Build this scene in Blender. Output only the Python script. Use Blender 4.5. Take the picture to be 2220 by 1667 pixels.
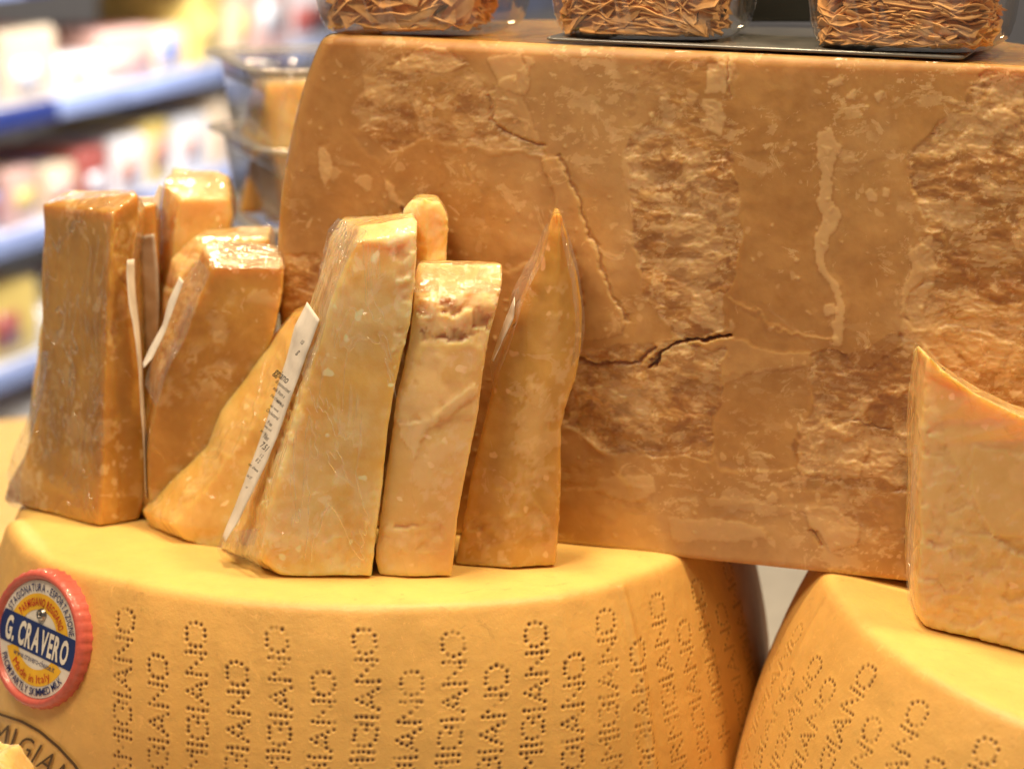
import bpy, bmesh, math, random
import numpy as np
from mathutils import Vector, Matrix

for _o in list(bpy.data.objects):
    bpy.data.objects.remove(_o)
SC = bpy.context.scene
COL = SC.collection
random.seed(7)
RNG = np.random.default_rng(7)

# ------------------------------------------------------------------ camera
F_PX, W_PX, H_PX, SCL = 5500.0, 2220.0, 1667.0, 1.0036
PITCH = 0.2136
CAM = np.array([0.0704, -1.3043, 0.3443])
cd = bpy.data.cameras.new('camera')
cam = bpy.data.objects.new('camera', cd)
COL.objects.link(cam)
cam.location = CAM
cam.rotation_euler = (math.pi / 2 - PITCH, 0, 0)
cd.sensor_width = 36
cd.lens = F_PX / W_PX * 36
cd.clip_start = 0.05
cd.clip_end = 60
cd.dof.use_dof = True
cd.dof.focus_distance = 1.17
cd.dof.aperture_fstop = 6.0
cd.dof.aperture_blades = 0
SC.camera = cam

# ------------------------------------------------------------------ world, lamps, exposure
wd = bpy.data.worlds.new('World')
SC.world = wd
wd.use_nodes = True
wd.node_tree.nodes['Background'].inputs[0].default_value = (0.88, 0.80, 0.72, 1)
wd.node_tree.nodes['Background'].inputs[1].default_value = 0.17
SC.view_settings.view_transform = 'Standard'
SC.view_settings.look = 'None'
SC.view_settings.gamma = 1
SC.view_settings.exposure = -0.03
SC.cycles.use_denoising = True
SC.cycles.max_bounces = 8
SC.cycles.use_adaptive_sampling = True
SC.cycles.adaptive_threshold = 0.02
SC.cycles.transparent_max_bounces = 16
SC.cycles.caustics_reflective = False
SC.cycles.caustics_refractive = False
SC.cycles.sample_clamp_indirect = 4


def area(name, loc, target, size, power, color, sizey=None):
    l = bpy.data.lights.new(name, 'AREA')
    l.energy = power
    l.color = color
    l.size = size
    if sizey:
        l.shape = 'RECTANGLE'
        l.size_y = sizey
    o = bpy.data.objects.new(name, l)
    COL.objects.link(o)
    o.location = loc
    d = Vector(target) - Vector(loc)
    o.rotation_euler = d.to_track_quat('-Z', 'Y').to_euler()
    return o


WARM = (1.0, 0.75, 0.44)
area('warm_spot', (0.03, -0.13, 1.30), (0.02, -0.12, 0), 0.17, 13.5, WARM)
area('warm_spot', (0.62, -0.33, 1.30), (0.0, -0.1, 0.05), 0.12, 13.0, WARM)
area('warm_spot', (-0.5, 1.9, 1.35), (-0.1, 0.0, 0.1), 0.25, 22.0, WARM)  # unseen back lamp, added to put glints on the tops
area('fill_panel', (-0.50, -0.80, 1.60), (0.1, -0.1, 0.05), 0.5, 23.0, (1.0, 0.77, 0.52))  # soft fill lamp, added to brighten the cut face from the front
area('fridge_lamp', (-0.05, 1.75, 0.85), (-0.75, 2.6, -0.15), 0.5, 38.0, (1.0, 0.96, 0.94))


# ------------------------------------------------------------------ projection helpers (authoring only)
def ray(px, py):
    x = (px * SCL - W_PX / 2) / F_PX
    y = -(py * SCL - H_PX / 2) / F_PX
    return np.array([x, math.cos(PITCH) + math.sin(PITCH) * y, -math.sin(PITCH) + math.cos(PITCH) * y])


def at(px, py, Y):
    v = ray(px, py)
    return CAM + v * (Y - CAM[1]) / v[1]


def gnd(px, py, z=0.0):
    v = ray(px, py)
    return CAM + v * (z - CAM[2]) / v[2]


def proj(P):
    q = P - CAM
    dd = q @ np.array([0, math.cos(PITCH), -math.sin(PITCH)])
    up = q @ np.array([0, math.sin(PITCH), math.cos(PITCH)])
    return (W_PX / 2 + F_PX * q[..., 0] / dd) / SCL, (H_PX / 2 - F_PX * up / dd) / SCL


# ------------------------------------------------------------------ noise
def _h(i, j, k, seed):
    n = (i.astype(np.int64) * 374761393 + j.astype(np.int64) * 668265263 + k.astype(np.int64) * 2147483647 + seed * 1274126177) & 0xFFFFFFFF
    n = ((n ^ (n >> 13)) * 1274126177) & 0xFFFFFFFF
    n = ((n ^ (n >> 16)) * 2246822519) & 0xFFFFFFFF
    n = n ^ (n >> 15)
    return (n & 0xFFFFFF) / float(0xFFFFFF)


def vn(x, y, z, seed=0):
    xi, yi, zi = np.floor(x), np.floor(y), np.floor(z)
    fx, fy, fz = x - xi, y - yi, z - zi
    fx, fy, fz = [f * f * f * (f * (f * 6 - 15) + 10) for f in (fx, fy, fz)]
    r = 0
    for a in (0, 1):
        for b in (0, 1):
            for c in (0, 1):
                w = (fx if a else 1 - fx) * (fy if b else 1 - fy) * (fz if c else 1 - fz)
                r = r + w * _h(xi + a, yi + b, zi + c, seed)
    return r * 2 - 1


def fbm(x, y, z=None, seed=0, oct=4, gain=0.5):
    if z is None:
        z = np.zeros_like(x)
    r, a, f, t = 0, 1.0, 1.0, 0
    for o in range(oct):
        r = r + a * vn(x * f + o * 13.7, y * f + o * 7.1, z * f + o * 3.3, seed + o)
        t += a
        a *= gain
        f *= 2.03
    return r / t


def worley(x, y, seed=0):
    xi, yi = np.floor(x), np.floor(y)
    F1 = np.full(x.shape, 9.0)
    F2 = np.full(x.shape, 9.0)
    ID = np.zeros(x.shape)
    GX = np.zeros(x.shape)
    GY = np.zeros(x.shape)
    zz = np.zeros_like(x)
    for a in (-1, 0, 1):
        for b in (-1, 0, 1):
            cx, cy = xi + a, yi + b
            px = cx + _h(cx, cy, zz, seed)
            py = cy + _h(cx, cy, zz, seed + 1)
            d = np.hypot(px - x, py - y)
            m = d < F1
            F2 = np.where(m, F1, np.minimum(F2, d))
            F1 = np.where(m, d, F1)
            ID = np.where(m, _h(cx, cy, zz, seed + 2), ID)
            GX = np.where(m, x - px, GX)
            GY = np.where(m, y - py, GY)
    return F1, F2, ID, GX, GY


def pip(px, py, poly):
    ins = np.zeros(px.shape, bool)
    n = len(poly)
    for i in range(n):
        x1, y1 = poly[i]
        x2, y2 = poly[(i + 1) % n]
        if y1 == y2:
            continue
        c = ((y1 > py) != (y2 > py)) & (px < (x2 - x1) * (py - y1) / (y2 - y1) + x1)
        ins ^= c
    return ins


def blur2(a, n=1):
    for _ in range(n):
        b = np.pad(a, 1, mode='edge')
        a = (b[:-2, 1:-1] + b[2:, 1:-1] + b[1:-1, :-2] + b[1:-1, 2:] + 2 * a) / 6.0
    return a


def sstep(a, b, x):
    t = np.clip((x - a) / (b - a), 0, 1)
    return t * t * (3 - 2 * t)


# ------------------------------------------------------------------ mesh helpers
def mesh_np(name, V, Fq, smooth=True):
    """V (n,3); Fq list/array of equal-length faces or a list of arrays."""
    me = bpy.data.meshes.new(name)
    groups = Fq if isinstance(Fq, list) and len(Fq) and isinstance(Fq[0], np.ndarray) and Fq[0].ndim == 2 else [np.asarray(Fq)]
    loops = np.concatenate([g.reshape(-1) for g in groups]).astype(np.int32)
    totals = np.concatenate([np.full(len(g), g.shape[1]) for g in groups]).astype(np.int32)
    starts = np.concatenate([[0], np.cumsum(totals)[:-1]]).astype(np.int32)
    me.vertices.add(len(V))
    me.vertices.foreach_set('co', np.asarray(V, np.float32).reshape(-1))
    me.loops.add(len(loops))
    me.loops.foreach_set('vertex_index', loops)
    me.polygons.add(len(totals))
    me.polygons.foreach_set('loop_start', starts)
    me.polygons.foreach_set('loop_total', totals)
    me.update(calc_edges=True)
    me.validate()
    if smooth:
        me.polygons.foreach_set('use_smooth', np.ones(len(me.polygons), bool))
    return me


def set_attr(me, name, arr):
    a = me.attributes.new(name, 'FLOAT', 'POINT')
    a.data.foreach_set('value', np.asarray(arr, np.float32).reshape(-1))


def link(name, me, mat, parent=None):
    o = bpy.data.objects.new(name, me)
    COL.objects.link(o)
    if mat is not None and not me.materials:
        me.materials.append(mat)
    if parent is not None:
        o.parent = parent
    return o


def thing(o, label, cat, group=None):
    o['label'] = label
    o['category'] = cat
    if group:
        o['group'] = group
    return o


def empty(name, loc=(0, 0, 0), rz=0.0):
    o = bpy.data.objects.new(name, None)
    COL.objects.link(o)
    o.location = loc
    o.rotation_euler = (0, 0, rz)
    o.empty_display_size = 0.01
    return o


def child_of(root, o):
    o.parent = root
    bpy.context.view_layer.update()
    o.matrix_parent_inverse = root.matrix_world.inverted()


def grid_faces(nr, nc, wrap=False):
    i = np.arange(nr - 1)[:, None]
    j = np.arange(nc if wrap else nc - 1)[None, :]
    a = i * nc + j
    b = i * nc + (j + 1) % nc
    return np.stack([a, b, b + nc, a + nc], -1).reshape(-1, 4)


def set_vec(me, name, arr):
    a = me.attributes.new(name, 'FLOAT_VECTOR', 'POINT')
    a.data.foreach_set('vector', np.asarray(arr, np.float32).reshape(-1))


def get_co(me):
    a = np.empty(len(me.vertices) * 3, np.float32)
    me.vertices.foreach_get('co', a)
    return a.reshape(-1, 3).astype(float)


def get_no(me):
    a = np.empty(len(me.vertices) * 3, np.float32)
    me.vertices.foreach_get('normal', a)
    return a.reshape(-1, 3).astype(float)


def eval_mesh(ob):
    dg = bpy.context.evaluated_depsgraph_get()
    dg.update()
    return bpy.data.meshes.new_from_object(ob.evaluated_get(dg))


def remesh(me, voxel, smooth_it=4, factor=0.5):
    o = bpy.data.objects.new('tmp', me)
    COL.objects.link(o)
    m = o.modifiers.new('r', 'REMESH')
    m.mode = 'VOXEL'
    m.voxel_size = voxel
    m.use_smooth_shade = True
    s = o.modifiers.new('s', 'SMOOTH')
    s.iterations = smooth_it
    s.factor = factor
    r = eval_mesh(o)
    bpy.data.objects.remove(o)
    r.polygons.foreach_set('use_smooth', np.ones(len(r.polygons), bool))
    return r


# ------------------------------------------------------------------ materials
class NT:
    def __init__(self, name):
        self.m = bpy.data.materials.new(name)
        self.m.use_nodes = True
        self.t = self.m.node_tree
        self.bsdf = self.t.nodes['Principled BSDF']
        self.out = self.t.nodes['Material Output']

    def n(self, typ, **kw):
        nd = self.t.nodes.new(typ)
        for k, v in kw.items():
            if k.startswith('i_'):
                nd.inputs[k[2:].replace('_', ' ')].default_value = v
            else:
                setattr(nd, k, v)
        return nd

    def l(self, a, b):
        self.t.links.new(a, b)

    def noise(self, scale, detail=4, rough=0.55, vec=None, dist=0.0):
        nd = self.n('ShaderNodeTexNoise')
        nd.inputs['Scale'].default_value = scale
        nd.inputs['Detail'].default_value = detail
        nd.inputs['Roughness'].default_value = rough
        nd.inputs['Distortion'].default_value = dist
        self.l(vec if vec is not None else self.coord(), nd.inputs['Vector'])
        return nd

    def coord(self):
        if not hasattr(self, '_c'):
            self._c = self.n('ShaderNodeTexCoord').outputs['Object']
        return self._c

    def stretch(self, s):
        mp = self.n('ShaderNodeMapping')
        mp.inputs['Scale'].default_value = s
        self.l(self.coord(), mp.inputs['Vector'])
        return mp.outputs[0]

    def ramp(self, src, p0, p1, c0=0.0, c1=1.0):
        r = self.n('ShaderNodeMapRange')
        r.interpolation_type = 'SMOOTHSTEP'
        r.inputs[1].default_value = p0
        r.inputs[2].default_value = p1
        r.inputs[3].default_value = c0
        r.inputs[4].default_value = c1
        self.l(src, r.inputs[0])
        return r.outputs[0]

    def mix(self, fac, a, b):
        m = self.n('ShaderNodeMix')
        m.data_type = 'RGBA'
        if isinstance(fac, float):
            m.inputs[0].default_value = fac
        else:
            self.l(fac, m.inputs[0])
        for s, v in ((m.inputs[6], a), (m.inputs[7], b)):
            if isinstance(v, tuple):
                s.default_value = (*v, 1)
            else:
                self.l(v, s)
        return m.outputs[2]

    def math(self, op, a, b=0.0):
        m = self.n('ShaderNodeMath')
        m.operation = op
        for s, v in ((m.inputs[0], a), (m.inputs[1], b)):
            if isinstance(v, (int, float)):
                s.default_value = v
            else:
                self.l(v, s)
        return m.outputs[0]

    def attr(self, name):
        a = self.n('ShaderNodeAttribute')
        a.attribute_name = name
        return a.outputs['Fac']

    def bump(self, h, strength, dist, normal=None):
        b = self.n('ShaderNodeBump')
        b.inputs['Strength'].default_value = strength
        b.inputs['Distance'].default_value = dist
        self.l(h, b.inputs['Height'])
        if normal is not None:
            self.l(normal, b.inputs['Normal'])
        return b.outputs[0]


def simple(name, color, rough=0.5, metal=0.0, coat=0.0, bump=None):
    k = NT(name)
    b = k.bsdf
    b.inputs['Base Color'].default_value = (*color, 1)
    b.inputs['Roughness'].default_value = rough
    b.inputs['Metallic'].default_value = metal
    b.inputs['Coat Weight'].default_value = coat
    nz = k.noise(bump[0] if bump else 60, 3)
    c = k.mix(k.ramp(nz.outputs['Fac'], 0.3, 0.7), tuple(x * 0.88 for x in color), tuple(min(1, x * 1.06) for x in color))
    k.l(c, b.inputs['Base Color'])
    if bump:
        k.l(k.bump(nz.outputs['Fac'], 0.4, bump[1]), b.inputs['Normal'])
    return k.m


def cheese_mat(name, c_lo, c_hi, pale, sss=0.75, coat=1.0, wr=0.6, rind=None, coat_r=0.06, spot=1.0):
    k = NT(name)
    b = k.bsdf
    n1 = k.noise(28, 5, 0.6, dist=0.4).outputs['Fac']
    n2 = k.noise(160, 4, 0.6).outputs['Fac']
    f = k.ramp(k.math('ADD', k.math('MULTIPLY', n1, 0.75), k.math('MULTIPLY', n2, 0.25)), 0.36, 0.64)
    col = k.mix(f, c_lo, c_hi)
    # ragged paler blotches where the film touches dry paste
    bl = k.noise(55, 6, 0.68, dist=1.2).outputs['Fac']
    col = k.mix(k.ramp(bl, 0.60, 0.635, 0, 0.45), col, pale)
    # tyrosine crystals: small white spots
    vo = k.n('ShaderNodeTexVoronoi')
    vo.inputs['Scale'].default_value = 130
    nzv = k.noise(90, 2).outputs['Color']
    mx = k.n('ShaderNodeMix')
    mx.data_type = 'VECTOR'
    mx.inputs[0].default_value = 0.012
    k.l(k.coord(), mx.inputs[4])
    k.l(nzv, mx.inputs[5])
    k.l(mx.outputs[1], vo.inputs['Vector'])
    sep = k.n('ShaderNodeSeparateColor')
    k.l(vo.outputs['Color'], sep.inputs[0])
    spots = k.math('MULTIPLY', k.ramp(vo.outputs['Distance'], 0.30, 0.16), k.ramp(sep.outputs[0], 0.74, 0.78, 0, 0.85 * spot))
    col = k.mix(spots, col, tuple(min(1, p * 1.15) for p in pale))
    pa = k.attr('pale')
    col = k.mix(k.math('MULTIPLY', pa, 0.95), col, pale)
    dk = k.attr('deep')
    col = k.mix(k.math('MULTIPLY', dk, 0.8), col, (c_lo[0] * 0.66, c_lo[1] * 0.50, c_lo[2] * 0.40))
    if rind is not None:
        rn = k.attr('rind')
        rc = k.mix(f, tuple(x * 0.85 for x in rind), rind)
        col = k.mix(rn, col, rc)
    k.l(col, b.inputs['Base Color'])
    b.inputs['Roughness'].default_value = 0.48
    b.inputs['Subsurface Weight'].default_value = sss
    b.inputs['Subsurface Radius'].default_value = (1.0, 0.45, 0.15)
    b.inputs['Subsurface Scale'].default_value = 0.017
    b.inputs['Coat Weight'].default_value = coat
    b.inputs['Coat Roughness'].default_value = coat_r
    b.inputs['Coat IOR'].default_value = 1.45
    fine = k.noise(420, 4, 0.6).outputs['Fac']
    med = k.noise(130, 4, 0.6).outputs['Fac']
    nb = k.bump(fine, 0.15, 0.0005)
    nb = k.bump(med, 0.16, 0.0010, nb)
    k.l(nb, b.inputs['Normal'])
    # the cling film: broad soft wrinkles with sharper creases
    w1 = k.noise(26, 2, 0.5, vec=k.stretch((1.0, 1.0, 0.45)), dist=1.0).outputs['Fac']
    cr = k.math('ABSOLUTE', k.math('SUBTRACT', w1, 0.5))
    cr = k.ramp(cr, 0.0, 0.03, 1.0, 0.0)
    w2 = k.noise(70, 3, 0.6, dist=0.6).outputs['Fac']
    hh = k.math('ADD', k.math('MULTIPLY', cr, 0.35), k.math('ADD', w1, k.math('MULTIPLY', w2, 0.35)))
    fa = k.n('ShaderNodeAttribute')
    fa.attribute_name = 'filmn'
    k.l(k.bump(hh, wr, 0.004, fa.outputs['Vector']), b.inputs['Coat Normal'])
    return k.m


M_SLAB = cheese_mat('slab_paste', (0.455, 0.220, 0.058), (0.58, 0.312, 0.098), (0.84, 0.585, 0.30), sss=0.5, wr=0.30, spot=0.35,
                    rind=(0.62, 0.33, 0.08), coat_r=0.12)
M_DARK = cheese_mat('aged_paste', (0.56, 0.30, 0.055), (0.68, 0.39, 0.10), (0.80, 0.55, 0.28), spot=0.8)
M_AGED = cheese_mat('brown_paste', (0.44, 0.215, 0.036), (0.60, 0.33, 0.075), (0.80, 0.60, 0.34), spot=0.5, wr=0.9)
M_MID = cheese_mat('amber_paste', (0.72, 0.42, 0.10), (0.84, 0.56, 0.19), (0.86, 0.62, 0.32))
M_PALE = cheese_mat('pale_paste', (0.81, 0.51, 0.145), (0.90, 0.69, 0.35), (0.96, 0.80, 0.56))
M_ROSY = cheese_mat('rosy_paste', (0.77, 0.48, 0.17), (0.85, 0.58, 0.25), (0.86, 0.62, 0.36))
M_GLAZE = cheese_mat('glossy_paste', (0.70, 0.42, 0.12), (0.82, 0.54, 0.2), (0.9, 0.7, 0.4), wr=0.9)


def film_mat(name, tint=(0.97, 0.96, 0.93), haze=0.10, rough=0.08, wr=0.8, scale=60, base=0.07):
    k = NT(name)
    k.t.nodes.remove(k.bsdf)
    tr = k.n('ShaderNodeBsdfTransparent')
    tr.inputs[0].default_value = (*tint, 1)
    gl = k.n('ShaderNodeBsdfGlossy')
    gl.inputs['Roughness'].default_value = rough
    di = k.n('ShaderNodeBsdfDiffuse')
    di.inputs[0].default_value = (0.85, 0.83, 0.8, 1)
    w1 = k.noise(scale, 3, 0.6, vec=k.stretch((1.0, 1.0, 0.35)), dist=1.2).outputs['Fac']
    cr = k.ramp(k.math('ABSOLUTE', k.math('SUBTRACT', w1, 0.5)), 0.0, 0.025, 1.0, 0.0)
    nb = k.bump(k.math('ADD', w1, k.math('MULTIPLY', cr, 0.3)), wr, 0.003)
    k.l(nb, gl.inputs['Normal'])
    fr = k.n('ShaderNodeLayerWeight')
    k.l(nb, fr.inputs['Normal'])
    f2 = k.math('MINIMUM', k.math('ADD', k.math('MULTIPLY', k.math('POWER', fr.outputs['Facing'], 4.0), 0.75), base), 1.0)
    m0 = k.n('ShaderNodeMixShader')
    k.l(k.math('ADD', k.math('MULTIPLY', cr, 0.12), haze), m0.inputs[0])
    k.l(tr.outputs[0], m0.inputs[1])
    k.l(di.outputs[0], m0.inputs[2])
    m1 = k.n('ShaderNodeMixShader')
    k.l(f2, m1.inputs[0])
    k.l(m0.outputs[0], m1.inputs[1])
    k.l(gl.outputs[0], m1.inputs[2])
    k.l(m1.outputs[0], k.out.inputs['Surface'])
    return k.m


M_FILM = film_mat('cling_film', rough=0.05)
M_STREAK = film_mat('streaky_film', tint=(1.0, 0.99, 0.97), haze=0.0, rough=0.05, wr=1.0, scale=48, base=0.008)
M_GLOSS = film_mat('tight_film', haze=0.03, rough=0.035, wr=1.0, scale=110)
M_TUB = film_mat('clear_plastic', tint=(0.97, 0.97, 0.96), haze=0.03, rough=0.03, wr=0.12, scale=12)
M_RIMP = film_mat('rim_plastic', tint=(0.95, 0.94, 0.92), haze=0.34, rough=0.05, wr=0.1, scale=12)
M_PAPER = simple('label_paper', (0.80, 0.74, 0.66), 0.75, bump=(90, 0.0008))
M_INK = simple('black_ink', (0.03, 0.028, 0.03), 0.6)


def wheel_mat(name, side, top):
    k = NT(name)
    b = k.bsdf
    n1 = k.noise(14, 5, 0.6, dist=0.5).outputs['Fac']
    n2 = k.noise(70, 5, 0.65, dist=0.3).outputs['Fac']
    f = k.ramp(k.math('ADD', k.math('MULTIPLY', n1, 0.6), k.math('MULTIPLY', n2, 0.4)), 0.38, 0.62)
    cs = k.mix(f, tuple(x * 0.90 for x in side), tuple(min(1, x * 1.05) for x in side))
    ct = k.mix(f, tuple(x * 0.93 for x in top), tuple(min(1, x * 1.04) for x in top))
    col = k.mix(k.attr('top'), cs, ct)
    # faint worn pale scuffs and brown stains
    sc = k.noise(110, 6, 0.7, dist=1.5).outputs['Fac']
    col = k.mix(k.ramp(sc, 0.60, 0.64, 0, 0.42), col, tuple(min(1, x * 1.18 + 0.03) for x in side))
    st = k.noise(40, 6, 0.75, dist=2.0).outputs['Fac']
    col = k.mix(k.ramp(st, 0.60, 0.70, 0, 0.40), col, tuple(x * 0.55 for x in side))
    pit = k.attr('pit')
    col = k.mix(pit, col, (0.10, 0.032, 0.007))
    k.l(col, b.inputs['Base Color'])
    b.inputs['Roughness'].default_value = 0.5
    b.inputs['Subsurface Weight'].default_value = 0.2
    b.inputs['Subsurface Radius'].default_value = (1.0, 0.45, 0.12)
    b.inputs['Subsurface Scale'].default_value = 0.005
    b.inputs['Coat Weight'].default_value = 0.10
    b.inputs['Coat Roughness'].default_value = 0.35
    nb = k.bump(k.noise(500, 4, 0.65).outputs['Fac'], 0.3, 0.0005)
    nb = k.bump(k.noise(90, 5, 0.6).outputs['Fac'], 0.45, 0.0012, nb)
    k.l(nb, b.inputs['Normal'])
    return k.m


M_WHEEL = wheel_mat('wheel_rind', (0.76, 0.45, 0.13), (0.86, 0.585, 0.18))


# ------------------------------------------------------------------ cheese wheel
WHEEL_H = 0.25


def prof(z):
    return 0.187 + 0.0245 * np.sin(np.pi * np.clip(z, 0, WHEEL_H) / WHEEL_H) ** 0.7


GLY = {
    'O': [(1, 0), (2, 0), (3, 0), (4, .9), (4.2, 2), (4, 3.1), (3, 4), (2, 4), (1, 4), (0, 3.1), (-.2, 2), (0, .9)],
    'N': [(0, 0), (0, 1), (0, 2), (0, 3), (0, 4), (1, 3.1), (2, 2), (3, .9), (4, 0), (4, 1), (4, 2), (4, 3), (4, 4)],
    'A': [(0, 0), (.5, 1), (1, 2), (1.5, 3), (2, 4), (2.5, 3), (3, 2), (3.5, 1), (4, 0), (1.5, 1.3), (2.5, 1.3)],
    'I': [(0, 0), (0, 1), (0, 2), (0, 3), (0, 4)],
    'G': [(4, 3), (3, 4), (2, 4), (1, 4), (0, 3.1), (-.2, 2), (0, .9), (1, 0), (2, 0), (3, 0), (4, .9), (3.9, 1.9), (2.9, 2)],
    'M': [(0, 0), (0, 1), (0, 2), (0, 3), (0, 4), (1, 3), (2, 2), (3, 3), (4, 0), (4, 1), (4, 2), (4, 3), (4, 4)],
    'R': [(0, 0), (0, 1), (0, 2), (0, 3), (0, 4), (1, 4), (2, 3.9), (2.9, 3), (2, 2), (1, 2), (2.6, 1), (3.4, 0)],
    'P': [(0, 0), (0, 1), (0, 2), (0, 3), (0, 4), (1, 4), (2, 3.9), (2.9, 3), (2, 2), (1, 2)],
    'E': [(0, 0), (0, 1), (0, 2), (0, 3), (0, 4), (1, 4), (2, 4), (3, 4), (1, 2), (2, 2), (1, 0), (2, 0), (3, 0)],
}


def column_dots(word, ztop):
    """dots (b across, z) of a word that reads upwards and ends at depth ztop below the rim"""
    cell = 0.00235
    a = 0.0
    pts = []
    for ch in word:
        w = {'I': 0, 'P': 3, 'R': 3.4, 'E': 3}.get(ch, 4)
        for (ga, gb) in GLY[ch]:
            pts.append(((gb - 2) * cell * 1.06, (a + ga) * cell))
        a += w + 1.4
    tot = (a - 1.4) * cell
    return [(b, ztop + tot - aa) for b, aa in pts]


def build_wheel(rim_tab, th_range, cols, ridge=None, seed=0, zfine=0.105):
    """one closed rind; th=0 faces the camera (-y), th grows to the right"""
    t0, t1 = th_range
    nf = int((t1 - t0) * 0.205 / 0.0005)
    fine = np.linspace(t0, t1, nf)
    coarse = np.linspace(t1, t0 + 2 * math.pi, 90)[1:-1]
    TH = np.concatenate([fine, coarse])
    # profile rows
    rows = []
    for r in np.linspace(0.002, 0.1815, 26):
        rows.append((r, 0.0))
    bev = 0.006
    zs = []
    for a in np.linspace(0, 1, 16)[1:]:
        an = a * math.pi / 2
        rows.append((-1, an))
    zf = np.arange(bev + 0.0005, zfine, 0.0005)
    for z in zf:
        rows.append((None, z))
    for z in np.linspace(zfine + 0.004, 0.241, 26):
        rows.append((None, z))
    for r in (0.18, 0.12, 0.05, 0.002):
        rows.append((r, WHEEL_H))
    Rr = np.zeros(len(rows))
    Zr = np.zeros(len(rows))
    top = np.zeros(len(rows))
    for i, (r, z) in enumerate(rows):
        if r is None:
            Rr[i] = prof(z)
            Zr[i] = z
            top[i] = 0.0
        elif r == -1:
            rr = prof(bev)
            Rr[i] = 0.1815 + (rr - 0.1815) * math.sin(z)
            Zr[i] = bev * (1 - math.cos(z)) * 1.0
            top[i] = 1 - sstep(0.25, 0.75, z / (math.pi / 2))
        else:
            Rr[i] = r
            Zr[i] = z
            top[i] = 1.0 if z == 0 else 0
    for _ in range(26):
        Rr[22:75] += 0.5 * (0.5 * (Rr[21:74] + Rr[23:76]) - Rr[22:75])
        Zr[22:75] += 0.5 * (0.5 * (Zr[21:74] + Zr[23:76]) - Zr[22:75])
    sidef = sstep(0.10, 0.178, Rr)
    dr = np.interp(TH, [t[0] for t in rim_tab], [t[1] for t in rim_tab])
    dr = dr * np.where(TH > t1, 0, 1)
    R = Rr[:, None] + dr[None, :] * sidef[:, None]
    Z = np.repeat(Zr[:, None], len(TH), 1)
    T = np.repeat(TH[None, :], len(rows), 0)
    X = R * np.sin(T)
    Y = -R * np.cos(T)
    # uneven rind
    low = fbm(X * 14 + seed, Y * 14, Z * 14, seed=seed + 3, oct=3)
    mid = fbm(X * 70, Y * 70, Z * 70, seed=seed + 9, oct=3)
    disp = low * 0.0012 + mid * 0.00025
    side = (Zr > bev * 0.6) & (Zr < 0.245)
    if ridge is not None:
        for (ra, rw, rh, lean) in ridge:
            disp = disp + np.where(side[:, None], 1, 0) * rh * np.exp(-(((T - ra - lean * Z) * 0.2 / rw) ** 2))
    # pits
    pit = np.zeros_like(X)
    rg = np.random.default_rng(seed + 5)
    i0 = 26 + 15
    nz = len(zf)
    dth = fine[1] - fine[0]
    for (ac, kind, zoff, fade) in cols:
        word = 'PARMIGIANO' if kind == 'P' else 'REGGIANO'
        for (b, z) in column_dots(word, (0.0135 if kind == 'P' else 0.030) + zoff):
            if z > zfine - 0.004 or z < bev:
                continue
            b = b + rg.normal() * 0.00015
            z = z + rg.normal() * 0.00015
            th = ac - b / prof(z) + 0.02 * math.sin(z * 40 + ac * 3)
            # letters' tops point left: +b is towards -theta
            if th < t0 + 0.01 or th > t1 - 0.01:
                continue
            rad = 0.00100 * rg.uniform(0.85, 1.12)
            st = np.clip(rg.normal(1.05, 0.24) - 0.7 * max(0.0, float(fbm(np.array([ac * 9.0]), np.array([z * 45.0 + 3]), seed=seed + 77, oct=2)[0])), 0.12, 1.1) * fade
            jc = int((th - t0) / dth)
            ic = int((z - zf[0]) / 0.0005)
            ww = 5
            js = slice(max(0, jc - ww), min(nf, jc + ww + 1))
            ks = slice(max(0, ic - ww), min(nz, ic + ww + 1))
            TT = fine[js][None, :]
            ZZ = zf[ks][:, None]
            d = np.hypot((TT - th) * prof(z), ZZ - z)
            rows_s = slice(i0 + ks.start, i0 + ks.stop)
            w = np.exp(-(d / rad) ** 2.6)
            rimb = np.exp(-((d - rad * 1.7) / (rad * 0.5)) ** 2)
            disp[rows_s, js] += -0.00060 * st * w + 0.00012 * st * rimb
            pit[rows_s, js] = np.maximum(pit[rows_s, js], np.clip(st * np.exp(-(d / (rad * 0.82)) ** 3.0), 0, 1))
    ns = np.where(side | (top < 0.9), 1.0, 0.0)
    X = X + disp * np.sin(T) * ns[:, None]
    Y = Y - disp * np.cos(T) * ns[:, None]
    Zw = -Z + disp * (top[:, None]) * 0.6
    V = np.stack([X, Y, Zw], -1).reshape(-1, 3)
    nr, nc = len(rows), len(TH)
    Fq = grid_faces(nr, nc, wrap=True)
    V = np.concatenate([V, [[0, 0, 0]], [[0, 0, -WHEEL_H]]])
    j = np.arange(nc)
    cap1 = np.stack([np.full(nc, nr * nc), (j + 1) % nc, j], -1)
    cap2 = np.stack([np.full(nc, nr * nc + 1), (nr - 1) * nc + j, (nr - 1) * nc + (j + 1) % nc], -1)
    me = mesh_np('wheel', V, [Fq[:, ::-1], cap1[:, ::-1], cap2[:, ::-1]])
    set_attr(me, 'pit', np.concatenate([pit.reshape(-1), [0, 0]]))
    set_attr(me, 'top', np.concatenate([np.repeat(top, nc), [1, 0]]))
    return me


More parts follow.
